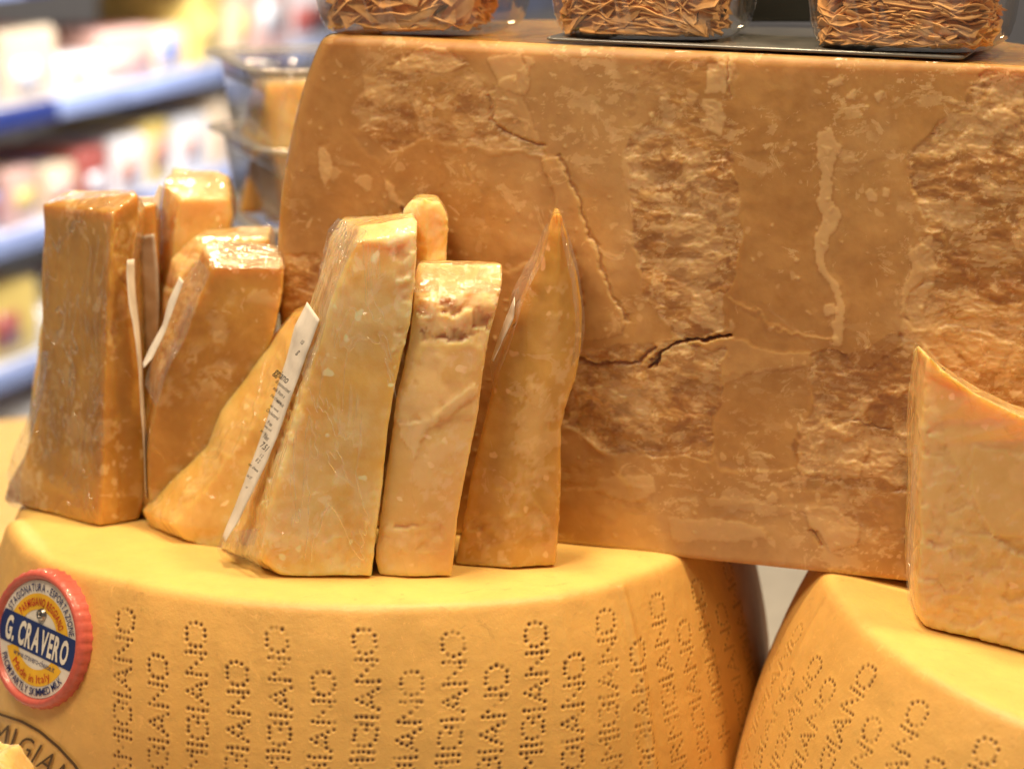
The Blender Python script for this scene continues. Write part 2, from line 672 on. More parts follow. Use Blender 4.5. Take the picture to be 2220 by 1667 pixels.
# rim radius corrections by angle (slightly polygonal wheel)
RIM_A = [(-1.7, 0.004), (-0.95, 0.0046), (-0.8, 0.001), (-0.65, -0.0025), (-0.35, -0.003), (0.0, -0.002),
         (0.25, 0.0012), (0.5, 0.0036), (0.66, 0.0034), (0.78, 0.0), (1.0, -0.003), (1.7, 0.0)]
cols_a = [(-0.40 + 0.1005 * k, 'P' if k % 2 == 0 else 'R', RNG.uniform(-0.001, 0.0015), 1.0 if k < 10 else 0.75) for k in range(-2, 17)]
me = build_wheel(RIM_A, (-1.35, 1.5), cols_a, ridge=[(0.685, 0.0028, 0.0016, 0.25), (-0.02, 0.004, 0.0005, 0.0), (0.5, 0.003, 0.0004, 0.05)], seed=11)
wheel_a = empty('whole_cheese')
ra = link('rind', me, M_WHEEL, wheel_a)
thing(wheel_a, 'whole yellow cheese with a round red badge, carrying the row of wrapped wedges', 'cheese')

B_C = np.array([0.4075, -0.1330, -0.0323])
B_AX, B_AY = 0.0651, 0.1604
cols_b = [(-1.62 + 0.1005 * k, 'R' if k % 2 == 0 else 'P', 0.012 * (k < 4) + RNG.uniform(-0.001, 0.0015), 0.85) for k in range(0, 18)]
me = build_wheel([(-3, 0), (3, 0)], (-2.1, 0.35), cols_b, ridge=[(-1.45, 0.004, 0.0008, 0.2)], seed=31, zfine=0.125)
wheel_b = empty('whole_cheese')
link('rind', me, M_WHEEL, wheel_b)
thing(wheel_b, 'tilted whole yellow cheese at the right, without a badge, one large wedge standing on it', 'cheese')
RB = (Matrix.Rotation(B_AY, 4, 'Y') @ Matrix.Rotation(B_AX, 4, 'X'))
wheel_b.matrix_world = Matrix.Translation(B_C) @ RB
B_N = np.array(RB.to_3x3() @ Vector((0, 0, 1)))


wheel_c = empty('whole_cheese', (-0.235, 0.455, -0.10))
wheel_c.scale = (1, 1, 0.64)
oc = link('rind', wheel_b.children[0].data, M_WHEEL, wheel_c)
thing(wheel_c, 'low yellow whole cheese behind the badge one, only its top showing at the left', 'cheese')


def on_b(px, py):
    v = ray(px, py)
    t = ((B_C - CAM) @ B_N) / (v @ B_N)
    return CAM + v * t


def z_on_b(x, y):
    return B_C[2] - ((x - B_C[0]) * B_N[0] + (y - B_C[1]) * B_N[1]) / B_N[2]


# ------------------------------------------------------------------ tabletop behind and below
def box_mesh(name, x0, x1, y0, y1, z0, z1, bev=0.0, seg=2):
    bm = bmesh.new()
    bmesh.ops.create_cube(bm, size=1)
    for v in bm.verts:
        v.co = Vector(((x0 + x1) / 2 + v.co.x * (x1 - x0), (y0 + y1) / 2 + v.co.y * (y1 - y0), (z0 + z1) / 2 + v.co.z * (z1 - z0)))
    if bev > 0:
        bmesh.ops.bevel(bm, geom=list(bm.edges), offset=bev, segments=seg, affect='EDGES', profile=0.5)
    me = bpy.data.meshes.new(name)
    bm.to_mesh(me)
    bm.free()
    me.polygons.foreach_set('use_smooth', np.ones(len(me.polygons), bool))
    return me


M_TABLE = simple('pale_counter', (0.62, 0.60, 0.57), 0.35)
tb = link('tabletop', box_mesh('tabletop', -1.3, 2.2, -0.75, 0.95, -0.31, -0.262, 0.004), M_TABLE)
tb['kind'] = 'structure'
M_FLOOR = simple('shop_floor', (0.5, 0.46, 0.42), 0.4)
fl = link('floor', box_mesh('floor', -6, 6, -4, 9, -1.25, -1.2), M_FLOOR)
fl['kind'] = 'structure'
M_WALL = simple('shop_wall', (0.62, 0.60, 0.60), 0.8)
wl = link('wall', box_mesh('wall', -6, 6, 6.0, 6.1, -1.2, 2.6), M_WALL)
wl['kind'] = 'structure'

# ------------------------------------------------------------------ the big half wheel (slab)
PSI, OFF, TAU = 0.2982, -0.0584, 0.0208
SN = np.array([math.sin(PSI), math.cos(PSI), 0.0])
SU = np.array([math.cos(PSI), -math.sin(PSI), 0.0])
S_MID = 0.1816


def slab_pt(s, h, depth=0.0):
    """s along the cut face, h up, depth behind the face"""
    s = np.asarray(s, float)
    h = np.asarray(h, float)
    depth = np.asarray(depth, float)
    z = h * 0.989 - np.tan(TAU) * (s - 0.06)
    P = OFF * SN + s[..., None] * SU + depth[..., None] * SN
    P = P + 0
    P[..., 2] = z
    return P


def build_slab():
    NU, NH = 760, 500
    u = np.linspace(-1, 1, NU)
    h = np.linspace(0.0, 0.25, NH)
    half = prof(h)
    bev = 0.005
    top_in = np.where(h > 0.25 - bev, (1 - np.sqrt(np.clip(1 - ((h - 0.25 + bev) / bev) ** 2, 0, 1))) * bev * 0.8, 0)
    half = half - top_in + 0.0045 * np.sin(np.pi * h / 0.25)
    S = S_MID + u[None, :] * half[:, None]
    Hh = np.repeat(h[:, None], NU, 1)
    P = slab_pt(S, Hh)
    px, py = proj(P)
    cmx, cmy = S, Hh
    # warped picture-plane coordinates: ragged outlines
    wx = px + 30 * fbm(S * 45, Hh * 45, seed=1, oct=4) + 6 * fbm(S * 330, Hh * 330, seed=4, oct=3)
    wy = py + 24 * fbm(S * 45, Hh * 45, seed=2, oct=4) + 6 * fbm(S * 330, Hh * 330, seed=5, oct=3)

    def M(poly, b=1):
        return blur2(pip(wx, wy, poly).astype(float), b)

    D = 0.0014 * fbm(S * 16, Hh * 16, seed=21, oct=2) + 0.00025 * fbm(S * 120, Hh * 120, seed=22, oct=3)
    pale = np.zeros_like(D)
    deep = np.zeros_like(D)
    # crumbly areas: broken flaky texture
    crumbs = [
        ([(1345, 300), (1390, 270), (1480, 300), (1600, 330), (1592, 560), (1560, 720), (1480, 745), (1400, 640), (1375, 500), (1350, 400)], 1.0),
        ([(1345, 140), (1600, 110), (1610, 320), (1345, 330)], 0.42),
        ([(1980, 350), (2130, 150), (2330, 150), (2330, 930), (2180, 900), (2030, 800), (1945, 690), (1990, 600), (1985, 480)], 0.85),
        ([(1215, 770), (1440, 745), (1560, 760), (1550, 800), (1540, 985), (1300, 990), (1212, 900)], 1.0),
        ([(1740, 760), (1985, 720), (1985, 1060), (1740, 1025), (1720, 960), (1752, 880)], 1.0),
        ([(860, 120), (1000, 110), (1090, 200), (1190, 330), (950, 318), (850, 330), (760, 240), (830, 160)], 0.55),
        ([(600, 560), (690, 540), (700, 650), (640, 760), (590, 700)], 0.6),
        ([(660, 300), (730, 300), (720, 420), (650, 520), (620, 500)], 0.3),
        ([(1700, 1020), (1965, 1030), (1965, 1180), (1800, 1160), (1690, 1120)], 0.35),
        ([(1210, 1000), (1420, 980), (1540, 1080), (1450, 1130), (1300, 1080), (1212, 1060)], 0.35),
    ]
    cm = np.zeros_like(D)
    for poly, amp in crumbs:
        cm = np.maximum(cm, amp * M(poly, 3))
    # flake texture, layered horizontally
    q1 = S + 0.0075 * fbm(S * 42, Hh * 55, seed=31, oct=4, gain=0.6)
    q2 = Hh + 0.0050 * fbm(S * 42, Hh * 70, seed=32, oct=4, gain=0.6)
    cmb = blur2(cm, 10)
    cm = sstep(0.22, 0.55, cmb + 0.42 * fbm(S * 70, Hh * 90, seed=40, oct=4)) * np.clip(cmb * 1.6, 0, 1)
    _, _, I1, G1x, G1y = worley(q1 * 62, q2 * 105, 41)
    _, _, I2, G2x, G2y = worley(q1 * 150 + 5, q2 * 230, 43)
    _, _, I3, G3x, G3y = worley(q1 * 380 + 5, q2 * 520, 45)
    rough = (I1 - 0.5) * 0.0008 + (I2 - 0.5) * 0.0008 + (I3 - 0.5) * 0.0005 + 0.0024 * fbm(S * 55, Hh * 110, seed=36, oct=6, gain=0.62) - 0.0006
    D = D + blur2(rough, 1) * cm * 0.75
    fa = fbm(q1 * 55, q2 * 95, seed=37, oct=5, gain=0.6)
    fb = fbm(q1 * 120, q2 * 210, seed=39, oct=5, gain=0.62)
    fc = fbm(q1 * 300, q2 * 420, seed=50, oct=4, gain=0.6)
    pale += cm * np.maximum.reduce([sstep(0.13, 0.16, fa) * 0.38, sstep(0.20, 0.23, fb) * 0.55, sstep(0.30, 0.34, fc) * 0.75])
    # flakes touching the film outside the broken areas too, sparse
    zone = sstep(0.05, 0.3, fbm(S * 24, Hh * 24, seed=51, oct=2))
    pale += (1 - cm) * zone * np.maximum.reduce([sstep(0.27, 0.29, fb) * 0.40, sstep(0.42, 0.45, fc) * 0.6, sstep(0.33, 0.35, fa) * 0.3])
    deep += cm * (sstep(0.05, -0.30, fa) * 0.45 + sstep(-0.12, -0.34, fb) * 0.5)
    # broad tonal drift of the paste
    drift = fbm(S * 9, Hh * 9, seed=71, oct=3)
    streak = fbm(S * 60, Hh * 16, seed=72, oct=4)
    pale += 0.22 * sstep(0.0, 0.5, drift) + 0.14 * sstep(0.1, 0.6, streak)
    deep += 0.28 * sstep(0.0, -0.5, drift)
    # raised / sunken plates: polygon, height, paleness
    plates = [
        ([(1170, 335), (1212, 330), (1225, 400), (1245, 480), (1290, 590), (1330, 640), (1360, 700), (1345, 730), (1260, 742), (1255, 620), (1240, 560), (1190, 480)], 0.0030, 0.25),
        ([(1765, 290), (1800, 270), (1812, 320), (1790, 380), (1785, 430), (1800, 500), (1806, 620), (1815, 735), (1785, 745), (1795, 640), (1778, 560), (1752, 440), (1768, 380)], 0.0016, 0.55),
        ([(1040, 200), (1075, 170), (1110, 160), (1130, 220), (1180, 290), (1150, 305), (1090, 280), (1055, 250)], 0.0022, 0.4),
        ([(1060, 130), (1120, 120), (1150, 180), (1130, 200), (1070, 180)], 0.0018, 0.5),
        ([(850, 150), (900, 110), (960, 100), (1000, 130), (960, 160), (880, 165)], 0.0020, 0.45),
        ([(800, 165), (860, 170), (860, 230), (830, 240), (800, 210)], 0.0014, 0.4),
        ([(940, 330), (1175, 335), (1180, 470), (1190, 560), (960, 600), (945, 450)], -0.0022, 0.0),
        ([(1545, 800), (1730, 795), (1745, 850), (1730, 920), (1725, 1005), (1550, 1000), (1540, 900)], -0.0020, 0.0),
        ([(1600, 330), (1760, 320), (1750, 440), (1790, 620), (1785, 735), (1660, 725), (1600, 660)], -0.0010, 0.0),
        ([(1815, 380), (1960, 330), (1985, 400), (1960, 560), (1930, 690), (1945, 760), (1850, 790), (1815, 730)], -0.0010, 0.0),
        ([(1960, 560), (2010, 500), (2015, 620), (1985, 690), (1940, 690)], 0.0022, 0.5),
        ([(1515, 145), (1560, 140), (1600, 160), (1575, 195), (1525, 200)], 0.0012, 0.6),
        ([(1340, 320), (1365, 310), (1370, 380), (1350, 420), (1338, 380)], 0.0012, 0.5),
        ([(1520, 215), (1560, 210), (1580, 240), (1565, 290), (1540, 280)], 0.0012, 0.6),
        ([(1735, 950), (1790, 920), (1860, 950), (1870, 1020), (1800, 1030), (1725, 1015)], 0.0025, 0.4),
        ([(1730, 1100), (1790, 1090), (1850, 1120), (1840, 1170), (1790, 1195), (1760, 1160), (1735, 1150)], 0.0020, 0.55),
        ([(1455, 1110), (1560, 1130), (1640, 1140), (1640, 1165), (1540, 1170), (1460, 1160)], 0.0012, 0.5),
        ([(1520, 1075), (1720, 1085), (1800, 1070), (1800, 1100), (1650, 1115), (1530, 1100)], 0.0010, 0.35),
        ([(1420, 745), (1560, 735), (1760, 760), (1740, 790), (1600, 800), (1540, 830), (1420, 790)], 0.0018, 0.15),
        ([(2060, 740), (2120, 700), (2180, 730), (2170, 800), (2100, 790)], 0.0025, 0.35),
        ([(1950, 700), (2040, 720), (2080, 790), (1990, 790), (1940, 760)], 0.0012, 0.5),
        ([(835, 385), (850, 400), (860, 450), (880, 500), (900, 520), (880, 525), (850, 470)], 0.0015, 0.5),
        ([(1490, 640), (1530, 650), (1560, 720), (1545, 730), (1500, 700)], 0.0015, 0.6),
        ([(1285, 1040), (1400, 1030), (1420, 1060), (1360, 1080), (1290, 1070)], 0.0012, 0.6),
        ([(690, 320), (715, 330), (725, 380), (700, 420), (690, 370)], 0.0010, 0.6),
        ([(760, 290), (800, 285), (860, 330), (840, 345), (790, 320)], -0.0012, 0.1),
    ]
    for poly, hh, pl in plates:
        m = M(poly, 1)
        D = D + hh * 0.22 * blur2(m, 3)
        pale = np.maximum(pale * (1 - 0.35 * (hh < 0) * m), pl * m * 0.9)
        deep = deep * (1 - 0.7 * m * (hh > 0))
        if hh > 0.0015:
            # undercut shadow painted as a thin dark edge at a thick flake's foot
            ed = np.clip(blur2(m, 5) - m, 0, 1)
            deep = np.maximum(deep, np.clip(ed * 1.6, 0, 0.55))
        if hh < 0:
            D = D - rough * cm * m * 0.75

    # the long dark crack
    def seg_d(pts):
        d = np.full(D.shape, 1e9)
        for (x1, y1), (x2, y2) in zip(pts[:-1], pts[1:]):
            vx, vy = x2 - x1, y2 - y1
            t = np.clip(((wx - x1) * vx + (wy - y1) * vy) / (vx * vx + vy * vy), 0, 1)
            d = np.minimum(d, np.hypot(wx - x1 - t * vx, wy - y1 - t * vy))
        return d

    for pts, wdt, dep in (([(1565, 733), (1520, 738), (1475, 750), (1430, 768), (1405, 800)], 2.5, 0.006),
                          ([(1212, 330), (1228, 400), (1248, 480), (1295, 590), (1362, 700)], 3, 0.0012),
                          ([(1045, 205), (1060, 260), (1100, 295), (1180, 300)], 4, 0.0015),
                          ([(1580, 130), (1575, 180), (1590, 200)], 2.5, 0.0012),
                          ([(1225, 770), (1300, 800), (1380, 790), (1420, 760)], 5, 0.0022),
                          ([(1840, 905), (1870, 912), (1905, 925)], 3, 0.0010),
                          ([(850, 450), (872, 500), (905, 530)], 3, 0.003),
                          ([(1738, 1150), (1760, 1185)], 3, 0.002),
                          ([(1590, 640), (1650, 700), (1740, 730), (1800, 735)], 4, -0.0004)):
        d = seg_d(pts)
        w = np.exp(-(d / wdt) ** 2)
        D = D - dep * w
        if dep > 0.002:
            deep = np.maximum(deep, w * 0.8)
    # small dry chips scattered over the whole face
    _, _, Ic, _, _ = worley(q1 * 210 + 9, q2 * 210, 61)
    F1c, _, Ic2, _, _ = worley(q1 * 160 + 3, q2 * 160, 63)
    dens = sstep(0.15, 0.40, fbm(S * 22, Hh * 22, seed=65, oct=2))
    chips = sstep(0.94, 0.96, Ic) * dens
    dots = (F1c < 0.08 + 0.7 * (Ic2 - 0.90)) * (Ic2 > 0.90) * 1.0
    chips = blur2(np.maximum(chips, dots), 1)
    pale = np.maximum(pale, chips * 0.55)
    D = D + chips * 0.0003
    # edges of the block are rounded
    el = (S - (S_MID - half[:, None]))
    er = ((S_MID + half[:, None]) - S)
    et = 0.25 - Hh
    eb = Hh
    back = np.zeros_like(D)
    for e, r in ((el, 0.010), (er, 0.010), (et, 0.005), (eb, 0.004)):
        c = np.clip(1 - e / r, 0, 1)
        back = back + (1 - np.sqrt(np.clip(1 - c * c, 0, 1))) * r * 0.8
        D = D * (1 - c)
    # the paste goes darker towards the rind
    V1 = slab_pt(S, Hh, back - D)
    # rind: swept half circle
    NP = 100
    ph = np.linspace(0, math.pi, NP)
    bk = back[:, 0]
    Sr = S_MID - half[:, None] * np.cos(ph)[None, :]
    dp = half[:, None] * np.sin(ph)[None, :]
    dp[:, 0] = (back - D)[:, 0]
    dp[:, -1] = (back - D)[:, -1]
    Hr = np.repeat(h[:, None], NP, 1)
    V2 = slab_pt(Sr, Hr, dp)
    n1 = NU * NH
    FA = grid_faces(NH, NU)
    FB = grid_faces(NH, NP) + n1
    # flat top: rows between the front top edge and the rind's top edge
    NT_ = 24
    k = np.linspace(0, 1, NT_)[:, None]
    idx = np.linspace(0, NU - 1, NP).round().astype(int)
    front = V1[-1, idx]
    rear = V2[-1]
    V3 = front[None] * (1 - k[..., None]) + rear[None] * k[..., None]
    V3[..., 2] += 0.0006 * fbm(V3[..., 0] * 60, V3[..., 1] * 60, seed=9)
    n2 = n1 + NP * NH
    FC = grid_faces(NT_, NP) + n2
    front = V1[0, idx]
    rear = V2[0]
    k2 = np.linspace(0, 1, 3)[:, None]
    V4 = front[None] * (1 - k2[..., None]) + rear[None] * k2[..., None]
    n3 = n2 + NT_ * NP
    FD = grid_faces(3, NP) + n3
    V = np.concatenate([V1.reshape(-1, 3), V2.reshape(-1, 3), V3.reshape(-1, 3), V4.reshape(-1, 3)])
    me = mesh_np('half_wheel', V, [FA, FB[:, ::-1], FC, FD[:, ::-1]])
    yel_reflection = 0.38 * blur2(pip(wx, wy, [(1150, 985), (1300, 1005), (1400, 1080), (1455, 1250), (1150, 1250)]).astype(float), 12)  # yellow reflection of the wheel top, painted into the rind mask
    rind = np.concatenate([np.clip(sstep(0.009, 0.001, el) * 0.8 + yel_reflection, 0, 1).reshape(-1),
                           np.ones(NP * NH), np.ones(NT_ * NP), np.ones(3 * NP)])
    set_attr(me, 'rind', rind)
    cl, cr_, ct = [np.clip(1 - e / r, 0, 1) for e, r in ((el, 0.010), (er, 0.010), (et, 0.005))]
    fn = -SN[None, None] - SU[None, None] * (cl - cr_)[..., None] * 1.5 + np.array([0, 0, 1.0])[None, None] * ct[..., None] * 0.4
    fn /= np.linalg.norm(fn, axis=2)[..., None]
    rn = -SU[None, None] * np.cos(ph)[None, :, None] + SN[None, None] * np.sin(ph)[None, :, None] + 0 * V2
    set_vec(me, 'filmn', np.concatenate([fn.reshape(-1, 3), rn.reshape(-1, 3), np.tile([0, 0, 1.0], (NT_ * NP, 1)), np.tile([0, 0, -1.0], (3 * NP, 1))]))
    z0 = np.zeros(len(V) - n1)
    set_attr(me, 'pale', np.concatenate([np.clip(pale, 0, 1).reshape(-1), z0]))
    set_attr(me, 'deep', np.concatenate([np.clip(deep, 0, 1).reshape(-1), z0]))
    return me


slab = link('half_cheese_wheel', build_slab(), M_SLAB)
thing(slab, 'huge half cheese with crumbly orange brown cut face, bridging both whole yellow cheeses', 'cheese')


# ------------------------------------------------------------------ wedges
def finish_wedge(me, crumb_px=(), low=0.0011, med=0.0003, seed=0, sc=1.0, extra=None, plates=()):
    co = get_co(me)
    no = get_no(me)
    x, y, z = co.T
    d = low * fbm(x * 34 + seed, y * 34, z * 26, seed=seed, oct=2) + med * fbm(x * 150, y * 150, z * 150, seed=seed + 5, oct=3)
    # chipped edges: a stronger, patchy roughness
    px, py = proj(co)
    wx = px + 14 * fbm(x * 70, y * 70, z * 70, seed=seed + 8, oct=3)
    wy = py + 14 * fbm(x * 70 + 9, y * 70, z * 70, seed=seed + 9, oct=3)
    view = co - CAM
    view /= np.linalg.norm(view, axis=1)[:, None]
    facing = np.clip(-(no * view).sum(1) * 3.5, 0, 1)
    pale = np.zeros(len(co))
    deep = np.zeros(len(co))
    q1 = x * 1.0 + y * 0.7 + 0.003 * fbm(x * 90, y * 90, z * 90, seed=3, oct=2)
    q2 = z + 0.003 * fbm(x * 90, y * 90, z * 90, seed=4, oct=2)
    _, _, I1, _, g1 = worley(q1 * 110, q2 * 150, seed + 41)
    _, _, I2, _, g2 = worley(q1 * 260, q2 * 320, seed + 43)
    rough = (I1 - 0.5) * 0.0030 + g1 * 0.001 + (I2 - 0.5) * 0.0014 + 0.0015 * fbm(x * 80, y * 80, z * 80, seed=seed + 2, oct=3)
    for poly, amp in crumb_px:
        m = pip(wx, wy, poly).astype(float) * facing * amp
        d = d + rough * m * 0.65
        pale = np.maximum(pale, m * (0.25 * (I1 > 0.5) + 0.5 * (I2 > 0.65)))
        deep = np.maximum(deep, m * sstep(0.0, -0.002, rough) * 0.5)
    for poly, hh, pl in plates:
        m = pip(wx, wy, poly).astype(float) * facing
        d = d + hh * m
        pale = np.maximum(pale, pl * m)
    # fine surface chips anywhere
    ch = sstep(0.12, 0.3, fbm(x * 120, y * 120, z * 120, seed=seed + 70, oct=4)) * sstep(0.0, 0.3, fbm(x * 25, y * 25, z * 25, seed=seed + 71, oct=2))
    pale = np.maximum(pale, ch * 0.35)
    g1_ = fbm(x * 60 + 3, y * 60, z * 60, seed=seed + 80, oct=5, gain=0.62)
    g2_ = fbm(x * 170, y * 170, z * 170, seed=seed + 81, oct=4, gain=0.6)
    zn = sstep(-0.05, 0.25, fbm(x * 22, y * 22, z * 22, seed=seed + 82, oct=2))
    pale = np.maximum(pale, zn * np.maximum(sstep(0.16, 0.19, g1_) * 0.35, sstep(0.27, 0.31, g2_) * 0.6))
    deep = np.maximum(deep, sstep(-0.05, -0.45, fbm(x * 16, y * 16, z * 16, seed=seed + 83, oct=3)) * 0.30)
    d = d + sstep(0.16, 0.2, g1_) * zn * 0.00025
    d = d - ch * 0.0003
    co = co + no * d[:, None] * sc
    me.vertices.foreach_set('co', co.astype(np.float32).reshape(-1))
    me.update()
    set_attr(me, 'pale', np.clip(pale, 0, 1))
    set_attr(me, 'deep', np.clip(deep, 0, 1))
    set_vec(me, 'filmn', no)
    return me


def wedge_mesh(st, Ys, thick, topback=None, dys=None, snap=None, lean=0.0, taper=0.0, voxel=0.0013, sm=6):
    """st: list of (L, C, R) picture points top to bottom; Ys: depth of each column; thick: how far it goes back"""
    nL = len(st)
    ztop = None
    rows = []
    for i, row in enumerate(st):
        k = 1 - i / (nL - 1)
        pts = []
        for (px, py), Y in zip(row, Ys):
            p = at(px, py, Y + lean * k + (dys[i] if dys and i < len(dys) else 0.0))
            pts.append(p)
        if i == nL - 1 and snap is not None:
            for p in pts:
                p[2] = snap(p[0], p[1]) if callable(snap) else snap
        tk = thick * (1 - taper * (i / (nL - 1)))
        if i == 0 and topback is not None:
            dd = dys[0] if dys else 0.0
            bl = at(*topback[0], Ys[0] + lean + tk + dd * 0.4)
            br = at(*topback[1], Ys[-1] + lean + tk + dd * 0.4)
        else:
            bl = pts[0] + np.array([0.002, tk, 0])
            br = pts[-1] + np.array([-0.002, tk, 0])
        if i == nL - 1 and snap is not None:
            for p in (bl, br):
                p[2] = snap(p[0], p[1]) if callable(snap) else snap
        rows.append(pts + [br, bl])
    nc = len(rows[0])
    V = np.array(rows).reshape(-1, 3)
    faces = [tuple(f) for f in grid_faces(nL, nc, wrap=True)]
    faces.append(tuple(range(nc))[::-1])
    faces.append(tuple((nL - 1) * nc + i for i in range(nc)))
    me = bpy.data.meshes.new('w')
    me.from_pydata([tuple(v) for v in V], [], faces)
    bm = bmesh.new()
    bm.from_mesh(me)
    bmesh.ops.triangulate(bm, faces=bm.faces[:])
    bmesh.ops.recalc_face_normals(bm, faces=bm.faces[:])
    bm.to_mesh(me)
    bm.free()
    return remesh(me, voxel, sm)


def strip(name, left, right, yl, yr, mat, parent, wob=0.0008, nseg=40, nw=6, seed=0, thick=0.0003, smooth=True):
    """a sheet between two picture polylines at the given depths"""
    def resample(p, n):
        p = np.array(p, float)
        s = np.concatenate([[0], np.cumsum(np.hypot(*np.diff(p, axis=0).T))])
        t = np.linspace(0, s[-1], n)
        return np.stack([np.interp(t, s, p[:, 0]), np.interp(t, s, p[:, 1])], 1)
    L = resample(left, nseg)
    R = resample(right, nseg)
    if not isinstance(yl, (list, tuple)):
        yl = (yl, yl)
    if not isinstance(yr, (list, tuple)):
        yr = (yr, yr)
    V = []
    for i in range(nseg):
        k = i / (nseg - 1)
        a = at(*L[i], yl[0] * (1 - k) + yl[-1] * k)
        b = at(*R[i], yr[0] * (1 - k) + yr[-1] * k)
        for j in range(nw):
            V.append(a * (1 - j / (nw - 1)) + b * (j / (nw - 1)))
    V = np.array(V)
    w = wob * fbm(V[:, 0] * 60 + seed, V[:, 2] * 60, seed=seed, oct=3)
    V[:, 1] += w
    V[:, 0] += 0.4 * w
    me = mesh_np(name, V, grid_faces(nseg, nw), smooth)
    o = link(name, me, mat)
    if thick:
        m = o.modifiers.new('solid', 'SOLIDIFY')
        m.thickness = thick
        m.offset = 0
    if parent is not None:
        child_of(parent, o)
    return o


def add_wedge(key, label, st, Ys, thick, mat, base, **kw):
    fk = {k: kw.pop(k) for k in list(kw) if k in ('crumb_px', 'low', 'med', 'seed', 'sc', 'plates')}
    me = wedge_mesh(st, Ys, thick, **kw)
    finish_wedge(me, **fk)
    root = empty('cheese_wedge', base)
    thing(root, label, 'cheese wedge', 'film wrapped cheese wedges')
    o = link('paste', me, mat)
    child_of(root, o)
    return root


# 1 tall brown wedge, far left
w1 = add_wedge('w1', 'tall dark brown wrapped wedge with square flat top, leftmost of the front row',
    [[(90, 440), (243, 458), (297, 418)], [(92, 500), (242, 512), (297, 475)], [(88, 600), (237, 610), (284, 585)], [(88, 700), (230, 720), (292, 700)],
     [(84, 800), (226, 830), (305, 820)], [(74, 900), (224, 930), (312, 925)], [(52, 985), (222, 1015), (314, 1015)], [(18, 1045), (219, 1080), (313, 1080)],
     [(10, 1083), (215, 1138), (300, 1127)]],
    (-0.012, -0.059, -0.047), 0.045, M_AGED, (-0.15, -0.04, 0), topback=((150, 406), (288, 413)), snap=0.001, seed=1, low=0.0014,
    crumb_px=[([(250, 480), (296, 470), (296, 600), (280, 640), (255, 600)], 0.5), ([(225, 640), (250, 700), (250, 780), (232, 760)], 0.4)])
strip('plastic_wrap', [(86, 760), (78, 850), (55, 905), (32, 975), (12, 1022), (14, 1055), (6, 1078), (20, 1092)],
      [(100, 760), (96, 850), (80, 905), (60, 975), (45, 1022), (40, 1060), (40, 1082), (60, 1100)], -0.030, -0.045, M_FILM, w1, wob=0.003, nseg=70, nw=16, seed=3, thick=0)
strip('paper_label', [(274, 562), (272, 590), (279, 660), (292, 740), (303, 840), (306, 900), (313, 1000), (315, 1075)],
      [(289, 560), (290, 600), (298, 690), (303, 760), (309, 840), (313, 890), (317, 1000), (317, 1078)], -0.060, -0.052, M_PAPER, w1, wob=0.0012, seed=5)

strip('plastic_wrap', [(93, 470), (92, 600), (92, 800), (80, 950), (55, 1060)], [(240, 480), (235, 600), (224, 830), (220, 1000), (216, 1110)],
      (-0.016, -0.016), (-0.0625, -0.0625), M_STREAK, w1, wob=0.0012, nseg=60, nw=30, seed=24, thick=0)
# 2 brown wedge with a shiny domed top
w2 = add_wedge('w2', 'brown wrapped wedge with shiny pale top leaning right, behind the tall leftmost wedge',
    [[(440, 532), (458, 574), (616, 572)], [(424, 575), (440, 625), (613, 630)], [(385, 625), (402, 705), (590, 735)], [(347, 705), (368, 785), (552, 800)],
     [(322, 795), (343, 865), (505, 870)], [(306, 900), (325, 950), (480, 960)], [(300, 1075), (320, 1095), (445, 1100)]],
    (-0.035, -0.062, -0.064), 0.035, M_AGED, (-0.10, -0.05, 0), topback=((505, 515), (600, 529)), snap=0.001, seed=2, low=0.0012,
    crumb_px=[([(430, 530), (460, 560), (420, 700), (350, 790), (340, 740), (400, 620)], 0.6)])
strip('paper_label', [(388, 598), (365, 650), (352, 700), (322, 755), (308, 785)], [(396, 608), (376, 665), (358, 715), (328, 775), (310, 795)],
      -0.062, -0.068, M_PAPER, w2, wob=0.001, seed=6)
strip('plastic_wrap', [(425, 560), (395, 610), (365, 680), (335, 760), (312, 830)], [(452, 590), (430, 650), (395, 740), (365, 800), (335, 880)],
      -0.058, -0.071, M_FILM, w2, wob=0.003, nseg=60, nw=14, seed=8, thick=0)

strip('plastic_wrap', [(448, 522), (447, 545), (458, 580)], [(602, 530), (612, 550), (615, 582)],
      (-0.036, -0.068), (-0.036, -0.070), M_GLOSS, w2, wob=0.0016, nseg=30, nw=50, seed=22, thick=0)
# 3 low slanting wedge
w3 = add_wedge('w3', 'low slanting wrapped wedge leaning left, between the leftmost wedge and the labelled one',
    [[(632, 678), (665, 700), (700, 690)], [(600, 712), (640, 765), (690, 745)], [(540, 797), (600, 855), (660, 850)], [(478, 872), (540, 935), (620, 930)],
     [(446, 955), (480, 1005), (590, 1020)], [(368, 1037), (425, 1075), (540, 1100)], [(306, 1102), (370, 1132), (500, 1150)], [(328, 1138), (400, 1171), (468, 1192)]],
    (-0.060, -0.090, -0.098), 0.03, M_MID, (-0.09, -0.08, 0), seed=3, low=0.0018, sm=8,
    crumb_px=[([(540, 860), (600, 760), (620, 800), (540, 930), (420, 1060), (360, 1110), (440, 990)], 0.4)])

